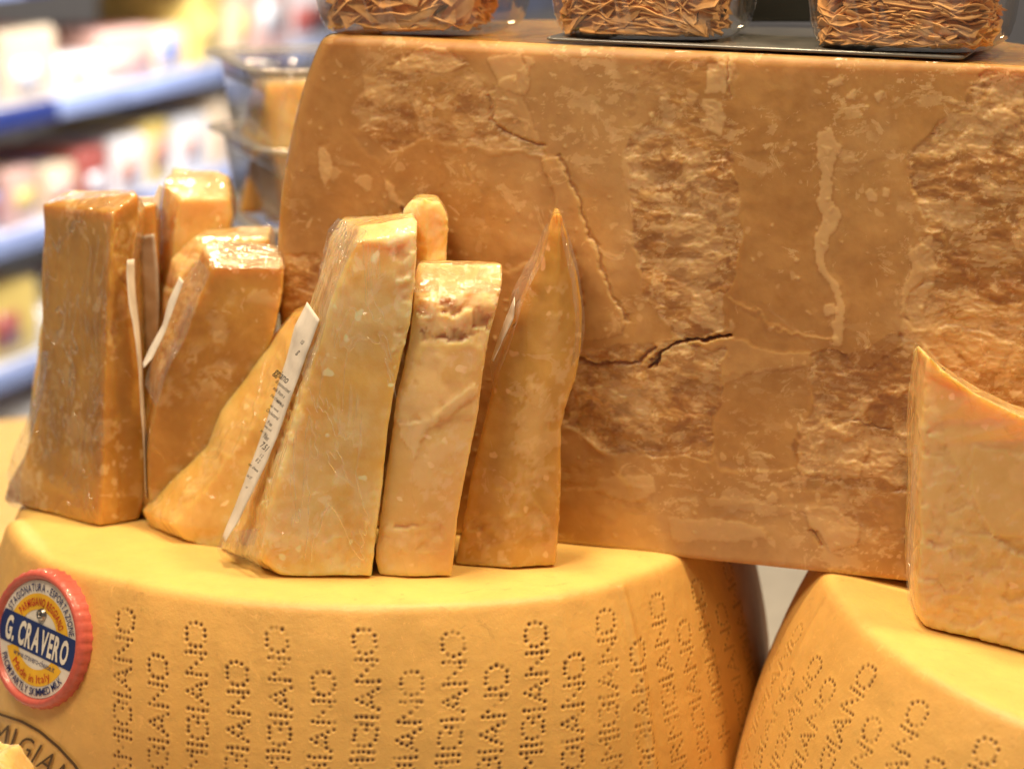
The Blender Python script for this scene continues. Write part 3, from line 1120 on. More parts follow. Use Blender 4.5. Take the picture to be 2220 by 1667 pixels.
# 4 the big pale wedge with the printed label
w4 = add_wedge('w4', 'broad pale wrapped wedge carrying a printed white label strip down its left side',
    [[(735, 472), (775, 492), (899, 474)], [(708, 520), (765, 525), (898, 505)], [(692, 590), (725, 620), (892, 595)], [(666, 662), (692, 720), (889, 695)],
     [(618, 800), (652, 850), (862, 800)], [(568, 950), (612, 1000), (836, 930)], [(522, 1070), (580, 1105), (825, 1050)], [(482, 1160), (565, 1210), (812, 1150)],
     [(474, 1190), (610, 1250), (805, 1253)]],
    (-0.103, -0.152, -0.152), 0.045, M_PALE, (-0.03, -0.13, 0), dys=[0.012, 0.002], topback=((742, 468), (895, 459)), snap=0.001, seed=4, low=0.0014,
    crumb_px=[([(830, 500), (896, 500), (890, 640), (880, 780), (850, 760), (868, 650), (850, 560)], 0.8),
              ([(645, 760), (670, 740), (655, 900), (610, 1010), (590, 1080), (560, 1100), (600, 960), (640, 850)], 0.5),
              ([(700, 1100), (800, 1050), (790, 1180), (700, 1200)], 0.25)],
    plates=[([(775, 470), (890, 465), (880, 520), (840, 530), (775, 520)], 0.0008, 0.25)])
strip('paper_label', [(663, 653), (640, 700), (620, 770), (596, 850), (572, 925), (548, 990), (520, 1060), (500, 1110), (481, 1162)],
      [(691, 690), (672, 740), (650, 800), (626, 870), (600, 940), (572, 1010), (545, 1065), (518, 1120), (487, 1172)],
      (-0.128, -0.122), (-0.146, -0.132), M_PAPER, w4, wob=0.0016, nseg=60, seed=7)
strip('plastic_wrap', [(733, 470), (712, 495), (698, 560), (684, 620), (668, 690), (640, 780)], [(790, 500), (770, 530), (735, 600), (712, 660), (690, 740), (660, 830)],
      -0.125, -0.157, M_FILM, w4, wob=0.004, nseg=70, nw=18, seed=9, thick=0)
strip('plastic_wrap', [(482, 1150), (470, 1185), (480, 1203), (500, 1212)], [(560, 1140), (550, 1180), (556, 1212), (570, 1235)],
      -0.118, -0.150, M_FILM, w4, wob=0.002, nseg=24, nw=14, seed=10, thick=0)

strip('plastic_wrap', [(770, 530), (730, 640), (690, 760), (650, 880), (620, 1010), (585, 1120), (575, 1200)],
      [(895, 510), (890, 640), (882, 740), (850, 880), (832, 1000), (820, 1100), (808, 1230)],
      -0.1555, -0.1555, M_STREAK, w4, wob=0.0012, nseg=60, nw=30, seed=25, thick=0)
# 5 knob behind
w5 = add_wedge('w5', 'rounded knobbly wrapped cheese piece peeking up behind the big labelled wedge',
    [[(890, 432), (915, 426), (950, 436)], [(872, 452), (920, 450), (970, 470)], [(872, 520), (920, 520), (968, 520)], [(874, 600), (920, 610), (966, 600)],
     [(870, 720), (920, 720), (962, 720)], [(870, 1100), (920, 1100), (962, 1100)]],
    (-0.103, -0.112, -0.108), 0.028, M_PALE, (0.02, -0.1, 0), snap=0.001, seed=5, low=0.0016, sm=9,
    crumb_px=[([(870, 420), (980, 420), (980, 600), (870, 600)], 0.5)])

# 6 slab-like wedge with shiny head
w6 = add_wedge('w6', 'upright wrapped block with shiny crumbly head, between the labelled wedge and the spear shaped one',
    [[(903, 566), (985, 575), (1083, 571)], [(893, 605), (985, 610), (1087, 607)], [(890, 655), (985, 660), (1076, 660)], [(880, 745), (970, 750), (1050, 760)],
     [(856, 870), (950, 875), (1035, 880)], [(836, 1000), (930, 1000), (1011, 1000)], [(818, 1120), (905, 1115), (991, 1110)], [(813, 1205), (895, 1210), (981, 1200)],
     [(818, 1243), (890, 1250), (975, 1253)]],
    (-0.146, -0.152, -0.150), 0.032, M_ROSY, (0.02, -0.14, 0), dys=[0.020, 0.009, 0.001], topback=((908, 560), (1080, 567)), snap=0.001, seed=6, low=0.0009,
    crumb_px=[([(900, 640), (1078, 632), (1060, 715), (1000, 742), (905, 735)], 1.7), ([(820, 1130), (960, 1130), (950, 1190), (820, 1200)], 0.5),
              ([(860, 890), (900, 900), (890, 930)], 0.6)],
    plates=[([(905, 742), (1050, 748), (1030, 900), (860, 905)], 0.0005, 0.0), ([(858, 905), (905, 910), (928, 900), (945, 905), (915, 930), (890, 992), (878, 960)], 0.0009, 0.65),
            ([(940, 895), (1035, 820), (1035, 850), (960, 905), (930, 910)], 0.0008, 0.45)])

strip('plastic_wrap', [(903, 566), (896, 590), (894, 612), (893, 632)], [(1082, 571), (1086, 590), (1085, 612), (1081, 634)],
      (-0.1335, -0.1500), (-0.1335, -0.1500), M_GLOSS, w6, wob=0.0016, nseg=40, nw=50, seed=21, thick=0)
# 7 the spear
w7 = add_wedge('w7', 'spear shaped wrapped wedge with pointed tip leaning against the big cut face',
    [[(1194, 462), (1205, 457), (1213, 462)], [(1180, 505), (1208, 505), (1225, 505)], [(1160, 560), (1206, 560), (1236, 558)], [(1138, 615), (1203, 610), (1250, 606)],
     [(1112, 680), (1200, 680), (1259, 672)], [(1084, 755), (1190, 760), (1256, 752)], [(1066, 820), (1180, 830), (1246, 815)], [(1054, 880), (1170, 885), (1226, 872)],
     [(1038, 945), (1160, 945), (1213, 930)], [(1012, 1060), (1140, 1060), (1212, 1060)], [(997, 1150), (1125, 1150), (1207, 1150)], [(986, 1224), (1110, 1232), (1202, 1231)]],
    (-0.128, -0.136, -0.132), 0.026, M_DARK, (0.07, -0.125, 0), snap=0.001, seed=7, low=0.0009, sm=4,
    crumb_px=[([(1000, 1100), (1100, 1110), (1190, 1150), (1100, 1180), (1000, 1170)], 0.35)])
strip('plastic_wrap', [(1185, 480), (1160, 525), (1130, 580), (1105, 640), (1085, 720), (1062, 780)], [(1190, 500), (1165, 575), (1140, 630), (1115, 700), (1095, 770), (1066, 850)],
      -0.126, -0.138, M_FILM, w7, wob=0.004, nseg=60, nw=14, seed=11, thick=0)
strip('plastic_wrap', [(1215, 465), (1232, 520), (1247, 575), (1256, 630), (1262, 690), (1258, 760)], [(1210, 500), (1222, 560), (1232, 610), (1240, 680), (1240, 740), (1236, 790)],
      -0.128, -0.139, M_FILM, w7, wob=0.003, nseg=60, nw=12, seed=12, thick=0)
strip('paper_label', [(1112, 642), (1090, 690), (1072, 740), (1062, 778)], [(1112, 660), (1107, 690), (1085, 735), (1066, 780)], -0.134, -0.138, M_PAPER, w7, wob=0.002, seed=13)

# 8 wedge standing on the right wheel
b8 = on_b(2000, 1360)
Y8 = float(b8[1])
w8 = add_wedge('w8', 'large rosy wrapped wedge with slanting top standing on the tilted right wheel',
    [[(1990, 780), (2001, 768), (2014, 776)], [(1983, 815), (1999, 815), (2050, 808)], [(1979, 865), (1995, 865), (2112, 852)], [(1976, 915), (1992, 915), (2222, 906)],
     [(1974, 965), (1990, 965), (2330, 940)], [(1970, 1100), (1986, 1100), (2330, 1100)], [(1966, 1250), (1984, 1250), (2330, 1290)], [(1978, 1340), (2000, 1360), (2330, 1440)]],
    (Y8 + 0.012, Y8, Y8 - 0.02), 0.035, M_ROSY, tuple(b8), snap=lambda x, y: z_on_b(x, y) + 0.001, seed=8, low=0.0010,
    crumb_px=[([(1985, 900), (2040, 950), (2080, 1060), (2150, 1150), (2330, 1190), (2330, 1440), (1985, 1380)], 0.55), ([(1990, 800), (2010, 800), (2040, 940), (2000, 1000)], 0.4)],
    plates=[([(2100, 960), (2400, 1000), (2400, 1200), (2212, 1188), (2150, 1150), (2095, 1060)], 0.0008, 0.12)], sm=8)
strip('plastic_wrap', [(1974, 960), (1965, 1100), (1956, 1240), (1960, 1300)], [(1984, 960), (1976, 1100), (1972, 1250), (1978, 1320)],
      Y8 + 0.002, Y8 - 0.003, M_FILM, w8, wob=0.001, nseg=50, nw=10, seed=14, thick=0)

# pieces behind
w9 = add_wedge('w9', 'amber wrapped piece with glittering glossy top, standing behind the brown leaning wedge',
    [[(350, 392), (388, 432), (498, 428)], [(342, 440), (382, 475), (500, 470)], [(338, 500), (376, 535), (492, 520)], [(335, 620), (372, 640), (485, 640)],
     [(335, 800), (372, 820), (485, 820)], [(335, 1000), (372, 1000), (485, 1000)]],
    (0.045, 0.02, 0.025), 0.04, M_GLAZE, (-0.13, 0.04, 0), topback=((373, 358), (492, 378)), snap=0.001, seed=9, low=0.0022)
strip('paper_label', [(345, 400), (325, 440), (318, 470)], [(352, 405), (345, 440), (340, 475)], 0.018, 0.014, M_PAPER, w9, seed=15)
w10 = add_wedge('w10', 'small brown wrapped piece with a printed paper label, squeezed behind the tall leftmost wedge',
    [[(262, 440), (300, 446), (338, 438)], [(262, 500), (300, 504), (340, 498)], [(262, 700), (300, 704), (345, 700)], [(262, 960), (300, 960), (345, 960)]],
    (0.012, 0.006, 0.010), 0.03, M_DARK, (-0.16, 0.02, 0), snap=0.001, seed=10)
strip('paper_label', [(298, 512), (306, 600), (312, 700), (316, 760)], [(332, 505), (342, 590), (344, 660), (340, 760)], -0.006, -0.010, M_PAPER, w10, seed=16, nseg=30)
w11 = add_wedge('w11', 'pale crumbly wrapped piece behind the brown leaning wedge, beside the big cut cheese',
    [[(420, 515), (440, 540), (580, 515)], [(372, 560), (385, 600), (588, 560)], [(350, 640), (362, 680), (588, 640)], [(330, 900), (345, 920), (588, 900)]],
    (-0.008, -0.022, -0.018), 0.04, M_ROSY, (-0.09, 0.0, 0), topback=((452, 492), (588, 490)), snap=0.001, seed=12,
    crumb_px=[([(340, 480), (600, 480), (600, 700), (340, 700)], 0.7)])
w13 = add_wedge('w13', 'narrow amber wrapped piece showing only its edge left of the tall brown wedge',
    [[(100, 640), (120, 640), (150, 640)], [(84, 720), (110, 722), (150, 720)], [(72, 830), (100, 832), (150, 830)], [(62, 920), (90, 925), (150, 925)], [(62, 965), (90, 975), (150, 975)]],
    (0.05, 0.04, 0.045), 0.03, M_MID, (-0.2, 0.06, 0), snap=0.001, seed=13)
w14 = add_wedge('w14', 'pale wrapped piece in the bottom left corner, in front of the badge wheel',
    [[(-190, 1600), (-95, 1605), (-25, 1640)], [(-190, 1630), (-95, 1640), (18, 1668)], [(-190, 1690), (-95, 1700), (52, 1715)], [(-190, 1830), (-95, 1840), (80, 1830)],
     [(-190, 2400), (-95, 2400), (100, 2400)]],
    (-0.270, -0.290, -0.285), 0.035, M_GLAZE, (-0.17, -0.27, -0.262), snap=-0.261, seed=14, sm=2, topback=((-190, 1605), (-32, 1634)))
strip('plastic_wrap', [(-90, 1600), (-90, 1640), (-90, 1730)], [(-20, 1640), (22, 1668), (58, 1720)], -0.297, -0.293, M_GLOSS, w14, wob=0.002, nseg=30, nw=40, seed=23, thick=0)


# ------------------------------------------------------------------ lettering helpers
def glyph_mesh(body, bold=0.0):
    c = bpy.data.curves.new('t', 'FONT')
    c.body = body
    c.size = 1.0
    c.offset = bold
    c.resolution_u = 3
    o = bpy.data.objects.new('t', c)
    COL.objects.link(o)
    me = eval_mesh(o)
    bpy.data.objects.remove(o)
    v = get_co(me) if len(me.vertices) else np.zeros((0, 3))
    f = [tuple(p.vertices) for p in me.polygons]
    bpy.data.meshes.remove(me)
    return v, f


_gc = {}


def glyph(ch, bold):
    k = (ch, bold)
    if k not in _gc:
        _gc[k] = glyph_mesh(ch, bold)
    return _gc[k]


def text_line(txt, bold, sx, sy, track=0.08):
    """verts (2D) of a centred line, per character list"""
    out = []
    x = 0.0
    for ch in txt:
        if ch == ' ':
            x += 0.30 * sx
            continue
        v, f = glyph(ch, bold)
        w = v[:, 0].max() - v[:, 0].min()
        vv = v[:, :2].copy()
        vv[:, 0] = (vv[:, 0] - v[:, 0].min() - w / 2) * sx
        vv[:, 1] *= sy
        out.append([x + w * sx / 2, vv, f])
        x += (w + track) * sx
    tot = x - track * sx
    for o in out:
        o[0] -= tot / 2
    return out


def text_flat(txt, bold, sx, sy, cx, cy, track=0.08, ang=0.0):
    V, Fc = [], []
    for x, vv, f in text_line(txt, bold, sx, sy, track):
        b = len(V)
        for p in vv:
            X, Y = x + p[0], p[1]
            V.append((cx + X * math.cos(ang) - Y * math.sin(ang), cy + X * math.sin(ang) + Y * math.cos(ang)))
        Fc += [tuple(i + b for i in q) for q in f]
    return V, Fc


def text_arc(txt, bold, sx, sy, r, ang0, track=0.08, flip=False, span=None):
    """centre angle ang0 (0 = up, clockwise positive); flip: along the bottom, reading left to right"""
    V, Fc = [], []
    if span:
        tl = text_line(txt, bold, sx, sy, track)
        sx *= math.radians(span) * r / (tl[-1][0] - tl[0][0])
    for x, vv, f in text_line(txt, bold, sx, sy, track):
        b = len(V)
        a = (x / r) if not flip else -(x / r)
        A = ang0 + a
        for p in vv:
            if not flip:
                X, Y = p[0], r + p[1]
                V.append((X * math.cos(A) + Y * math.sin(A), -X * math.sin(A) + Y * math.cos(A)))
            else:
                X, Y = p[0], -(r) + p[1]
                B = A - math.pi
                V.append((X * math.cos(B) + Y * math.sin(B), -X * math.sin(B) + Y * math.cos(B)))
        Fc += [tuple(i + b for i in q) for q in f]
    return V, Fc


def flat_obj(name, V2, Fc, z, mat, parent, thick=0.0):
    me = bpy.data.meshes.new(name)
    me.from_pydata([(v[0], v[1], z) for v in V2], [], Fc)
    me.update()
    return link(name, me, mat, parent)


# ------------------------------------------------------------------ the badge on the left wheel
def hit_wheel_a(px, py):
    v = ray(px, py)
    lo, hi = 0.9, 1.35
    t = lo
    for i in range(4000):
        t = lo + (hi - lo) * i / 4000
        p = CAM + v * t
        if p[2] < -0.004:
            th = math.atan2(p[0], -p[1])
            rr = prof(-p[2]) + np.interp(th, [a[0] for a in RIM_A], [a[1] for a in RIM_A])
            if math.hypot(p[0], p[1]) <= rr:
                return p
    return CAM + v * hi


bc = hit_wheel_a(97, 1379)
th = math.atan2(bc[0], -bc[1]) + 0.17
zc = -bc[2]
slope = (prof(zc + 0.012) - prof(zc - 0.012)) / 0.024
nrm = Vector((math.sin(th), -math.cos(th), slope * 0.8)).normalized()
upv = (Vector((0, 0, 1)) - nrm * nrm.z).normalized()
rgt = upv.cross(nrm).normalized()
rot = Matrix((rgt, upv, nrm)).transposed().to_4x4()
BR = 0.0335
M_RED = simple('red_plastic', (0.58, 0.115, 0.085), 0.4, coat=0.3, bump=(300, 0.0003))
bm = bmesh.new()
NS = 120
prof_b = [(0.0, 0.0006), (0.86, 0.0006), (0.875, 0.0022), (0.90, 0.0033), (0.94, 0.0034), (0.975, 0.0022), (1.0, 0.0), (1.0, -0.008)]
rings = []
for r, z in prof_b[1:]:
    ring = []
    for i in range(NS):
        a = 2 * math.pi * i / NS
        k = 1.0
        if r > 0.95:
            k = 1 + 0.014 * math.cos(a * 40) * (1 if r > 0.99 else 0.6)
        ring.append(bm.verts.new((r * k * BR * math.cos(a), r * k * BR * math.sin(a), z)))
    rings.append(ring)
c0 = bm.verts.new((0, 0, 0.0006))
for i in range(NS):
    bm.faces.new((c0, rings[0][i], rings[0][(i + 1) % NS]))
for k in range(len(rings) - 1):
    for i in range(NS):
        bm.faces.new((rings[k][i], rings[k + 1][i], rings[k + 1][(i + 1) % NS], rings[k][(i + 1) % NS]))
me = bpy.data.meshes.new('badge')
bm.normal_update()
bm.to_mesh(me)
bm.free()
me.polygons.foreach_set('use_smooth', np.ones(len(me.polygons), bool))
badge = link('badge', me, M_RED, wheel_a)
badge['label'] = 'round red badge with crimped rim and printed white, yellow and blue label'
badge.matrix_world = Matrix.Translation(Vector(bc) + nrm * 0.0036) @ rot @ Matrix.Rotation(math.radians(-6), 4, 'Z')

M_WHITE = simple('white_print', (0.80, 0.76, 0.68), 0.4)
M_YEL = simple('yellow_print', (0.86, 0.50, 0.03), 0.4)
M_BLUE = simple('navy_print', (0.015, 0.035, 0.16), 0.4)
M_BLUE2 = simple('navy_letters', (0.02, 0.03, 0.14), 0.4)
M_REDP = simple('red_print', (0.50, 0.03, 0.02), 0.4)
LR = 0.85 * BR


def ring_sector(r0, r1, a0, a1, n=48):
    V, Fc = [], []
    for i in range(n + 1):
        a = a0 + (a1 - a0) * i / n
        V += [(r0 * math.sin(a), r0 * math.cos(a)), (r1 * math.sin(a), r1 * math.cos(a))]
    for i in range(n):
        Fc.append((2 * i, 2 * i + 1, 2 * i + 3, 2 * i + 2))
    return V, Fc


V, Fc = ring_sector(0.0001, LR, 0, 2 * math.pi, 96)
flat_obj('paper_label', V, Fc, 0.0008, M_WHITE, badge)
V, Fc = ring_sector(0.50 * LR, 0.775 * LR, math.radians(-72), math.radians(72))
flat_obj('yellow_arc', V, Fc, 0.0010, M_YEL, badge)
V, Fc = ring_sector(0.52 * LR, 0.80 * LR, math.radians(115), math.radians(245))
flat_obj('yellow_arc', V, Fc, 0.0010, M_YEL, badge)
bh = 0.27 * LR
V, Fc = [], []
for i in range(33):
    x = -LR * 0.995 + 2 * LR * 0.995 * i / 32
    lim = math.sqrt(max(LR * LR - x * x, 0))
    V += [(x, -min(bh, lim)), (x, min(bh, lim))]
for i in range(32):
    Fc.append((2 * i, 2 * i + 2, 2 * i + 3, 2 * i + 1))
flat_obj('blue_band', V, Fc, 0.0012, M_BLUE, badge)


def merge(parts):
    V, Fc = [], []
    for v, f in parts:
        b = len(V)
        V += list(v)
        Fc += [tuple(i + b for i in q) for q in f]
    return V, Fc


L_ = LR
V, Fc = text_flat('G. CRAVERO', 0.035, 0.40 * L_ * 0.62, 0.56 * L_, 0.0, -0.20 * L_, track=0.10)
flat_obj('lettering', V, Fc, 0.00145, M_WHITE, badge)
s_ = 0.185 * L_
for (V, Fc), zz_, mt in (
        (text_arc('STAGIONATURA - ESPORTAZIONE', 0.012, s_ * 0.80, s_, 0.815 * L_, 0.0, track=0.09, span=136), 0.0013, M_BLUE2),
        (text_arc('FROM PARTLY SKIMMED MILK', 0.012, s_ * 0.80, s_, 0.955 * L_, math.radians(180), track=0.09, flip=True, span=112), 0.0013, M_BLUE2),
        (text_flat('www.cravero-cheese.it', 0.0, 0.115 * L_, 0.155 * L_, 0.02 * L_, -0.415 * L_, track=0.07), 0.0013, M_BLUE2),
        (text_arc('PARMIGIANO REGGIANO', 0.015, s_ * 0.76, s_ * 1.05, 0.57 * L_, 0.0, track=0.09, span=112), 0.0014, M_REDP),
        (text_arc('Made in Italy', 0.0, s_ * 0.85, s_ * 1.1, 0.745 * L_, math.radians(180), track=0.13, flip=True, span=78), 0.0014, M_REDP)):
    flat_obj('lettering', V, Fc, zz_, mt, badge)
M_STEEL = simple('rivet_steel', (0.45, 0.42, 0.38), 0.3, metal=1.0)
bm = bmesh.new()
pr = [(0.0008, -0.0005), (0.0008, 0.0012), (0.0016, 0.0018), (0.0026, 0.0014), (0.0032, 0.0)]
rg_ = []
for r, z in pr:
    rg_.append([bm.verts.new((r * math.cos(a * math.pi / 16), r * math.sin(a * math.pi / 16), z)) for a in range(32)])
for k in range(len(rg_) - 1):
    for i in range(32):
        bm.faces.new((rg_[k][i], rg_[k + 1][i], rg_[k + 1][(i + 1) % 32], rg_[k][(i + 1) % 32]))
me = bpy.data.meshes.new('rivet')
bm.to_mesh(me)
bm.free()
me.polygons.foreach_set('use_smooth', np.ones(len(me.polygons), bool))
rv = link('rivet', me, M_STEEL, badge)
rv.location = (0.0, 0.43 * L_, 0.0011)

# inked oval stamp below the badge: letters and outline laid on the rind
M_STAMP = simple('stamp_ink', (0.09, 0.045, 0.012), 0.6)


def stamp():
    V2, Fc = [], []
    # letters along an arc
    spots = [('M', 2, 1606, -10), ('I', 27, 1614, -17), ('G', 50, 1632, -24), ('I', 72, 1645, -30), ('A', 93, 1662, -36), ('N', 124, 1690, -42), ('O', 156, 1725, -48)]
    for ch, x, y, a in spots:
        v, f = glyph(ch, 0.0)
        a = math.radians(a)
        w = (v[:, 0].max() + v[:, 0].min()) / 2
        b = len(V2)
        for p in v:
            X, Y = (p[0] - w) * 48, (p[1]) * 64
            V2.append((x + X * math.cos(a) - Y * math.sin(a), y - (X * math.sin(a) + Y * math.cos(a))))
        Fc += [tuple(i + b for i in q) for q in f]
    pts = [(-60, 1532), (0, 1540), (50, 1556), (90, 1578), (130, 1612), (165, 1650), (190, 1690), (205, 1730)]
    P = np.array(pts, float)
    s = np.arange(len(P))
    t = np.linspace(0, len(P) - 1, 60)
    px = np.interp(t, s, P[:, 0])
    py = np.interp(t, s, P[:, 1])
    for w, off in ((3.0, 0),):
        b = len(V2)
        for i in range(60):
            j = min(i + 1, 59)
            k = max(i - 1, 0)
            d = np.array([px[j] - px[k], py[j] - py[k]])
            d /= np.hypot(*d)
            nx, ny = -d[1], d[0]
            V2.append((px[i] + nx * (off - w), py[i] + ny * (off - w)))
            V2.append((px[i] + nx * (off + w), py[i] + ny * (off + w)))
        for i in range(59):
            Fc.append((b + 2 * i, b + 2 * i + 1, b + 2 * i + 3, b + 2 * i + 2))
    V = []
    for x, y in V2:
        p = hit_wheel_a(x, y)
        t_ = math.atan2(p[0], -p[1])
        V.append(tuple(p + np.array([math.sin(t_), -math.cos(t_), 0]) * 0.0011))
    me = bpy.data.meshes.new('stamp_lettering')
    me.from_pydata(V, [], Fc)
    me.update()
    return link('stamp_lettering', me, M_STAMP, wheel_a)


stamp()


# printing on the long paper label of the big pale wedge
def label_print():
    items = [('ggiano', 604, 812, 27, -0.142), ('di pasteurized', 606, 835, 13, -0.142), ('milk from a', 598, 848, 13, -0.142), ('the cheese', 592, 862, 13, -0.141),
             ('Cholesterol', 584, 895, 13, -0.140), ('Free', 578, 915, 13, -0.140), ('Net', 570, 945, 16, -0.139), ('7.51', 566, 965, 22, -0.139), ('1 2', 560, 985, 12, -0.138),
             ('net. cheese', 543, 1010, 11, -0.137), ('oz', 528, 1052, 9, -0.134), ('g', 640, 760, 20, -0.143),
             ('raw milk', 600, 872, 11, -0.141), ('salt rennet', 588, 882, 10, -0.141), ('keep cold', 574, 925, 9, -0.140), ('per 100 g', 566, 935, 9, -0.140), ('8 2', 552, 995, 14, -0.138),
             ('lot 07', 534, 1030, 10, -0.136), ('10', 648, 740, 15, -0.144)]
    V, Fc = [], []
    for txt, x, y, s, Y in items:
        ang = math.radians(-40)
        b = len(V)
        v, f = glyph_mesh(txt, 0.012)
        if not len(v):
            continue
        cxm = (v[:, 0].max() + v[:, 0].min()) / 2
        for p in v:
            X, Yp = (p[0] - cxm) * s * 0.52, (p[1] - 0.3) * s * 0.9
            qx = x + 5 + X * math.cos(ang) - Yp * math.sin(ang)
            qy = y - (X * math.sin(ang) + Yp * math.cos(ang))
            V.append(tuple(at(qx, qy, Y - 0.0055)))
        Fc += [tuple(i + b for i in q) for q in f]
    me = bpy.data.meshes.new('printing')
    me.from_pydata(V, [], Fc)
    me.update()
    return me


lab = [c for c in w4.children if c.name.startswith('paper_label')][0]
pr_ = link('printing', label_print(), M_INK)
child_of(lab, pr_)


# ------------------------------------------------------------------ clear tubs
def rsq(hw, hd, rad, n=8):
    pts = []
    for cx, cy, a0 in ((hw - rad, hd - rad, 0), (-hw + rad, hd - rad, 90), (-hw + rad, -hd + rad, 180), (hw - rad, -hd + rad, 270)):
        for i in range(n + 1):
            a = math.radians(a0 + 90 * i / n)
            pts.append((cx + rad * math.cos(a), cy + rad * math.sin(a)))
    return pts


def loft(name, levels, close_bottom=True, close_top=False):
    """levels: (hw, hd, rad, z)"""
    V, n = [], None
    for hw, hd, rad, z in levels:
        p = rsq(hw, hd, rad)
        n = len(p)
        V += [(x, y, z) for x, y in p]
    V = np.array(V)
    Fq = grid_faces(len(levels), n, wrap=True)
    faces = [tuple(f) for f in Fq]
    if close_bottom:
        faces.append(tuple(range(n))[::-1])
    if close_top:
        faces.append(tuple(range((len(levels) - 1) * n, len(levels) * n)))
    me = bpy.data.meshes.new(name)
    me.from_pydata([tuple(v) for v in V], [], faces)
    me.update()
    me.polygons.foreach_set('use_smooth', np.ones(len(me.polygons), bool))
    return me


def tub_levels(hw, H, flare=0.006, rad=0.018, b=0.007):
    lv = []
    for i in range(7):
        a = math.pi / 2 * i / 6
        lv.append((hw - b + b * math.sin(a), hw - b + b * math.sin(a), max(rad - b + b * math.sin(a), 0.004), b * (1 - math.cos(a))))
    lv.append((hw + 0.0008, hw + 0.0008, rad, b + 0.0016))
    lv.append((hw + 0.0010, hw + 0.0010, rad, b + 0.0028))
    for k in (0.25, 0.5, 0.75, 1.0):
        lv.append((hw + 0.001 + flare * k, hw + 0.001 + flare * k, rad, b + 0.003 + (H - b - 0.003) * k))
    return lv


def rim_levels(hw, z, w=0.006, rad=0.02):
    return [(hw, hw, rad, z - 0.004), (hw + w * 0.4, hw + w * 0.4, rad, z - 0.001), (hw + w, hw + w, rad + w, z), (hw + w, hw + w, rad + w, z + 0.0015), (hw + w * 0.4, hw + w * 0.4, rad, z + 0.002),
            (hw - 0.0006, hw - 0.0006, rad, z + 0.0008)]


M_FLAKE = cheese_mat('flake_paste', (0.70, 0.35, 0.12), (0.84, 0.48, 0.20), (0.88, 0.6, 0.33), sss=0.0, coat=0.0, spot=0.3)
M_FLAKE.node_tree.nodes['Principled BSDF'].inputs['Roughness'].default_value = 0.75
M_FLAKE.node_tree.nodes['Principled BSDF'].inputs['Specular IOR Level'].default_value = 0.2


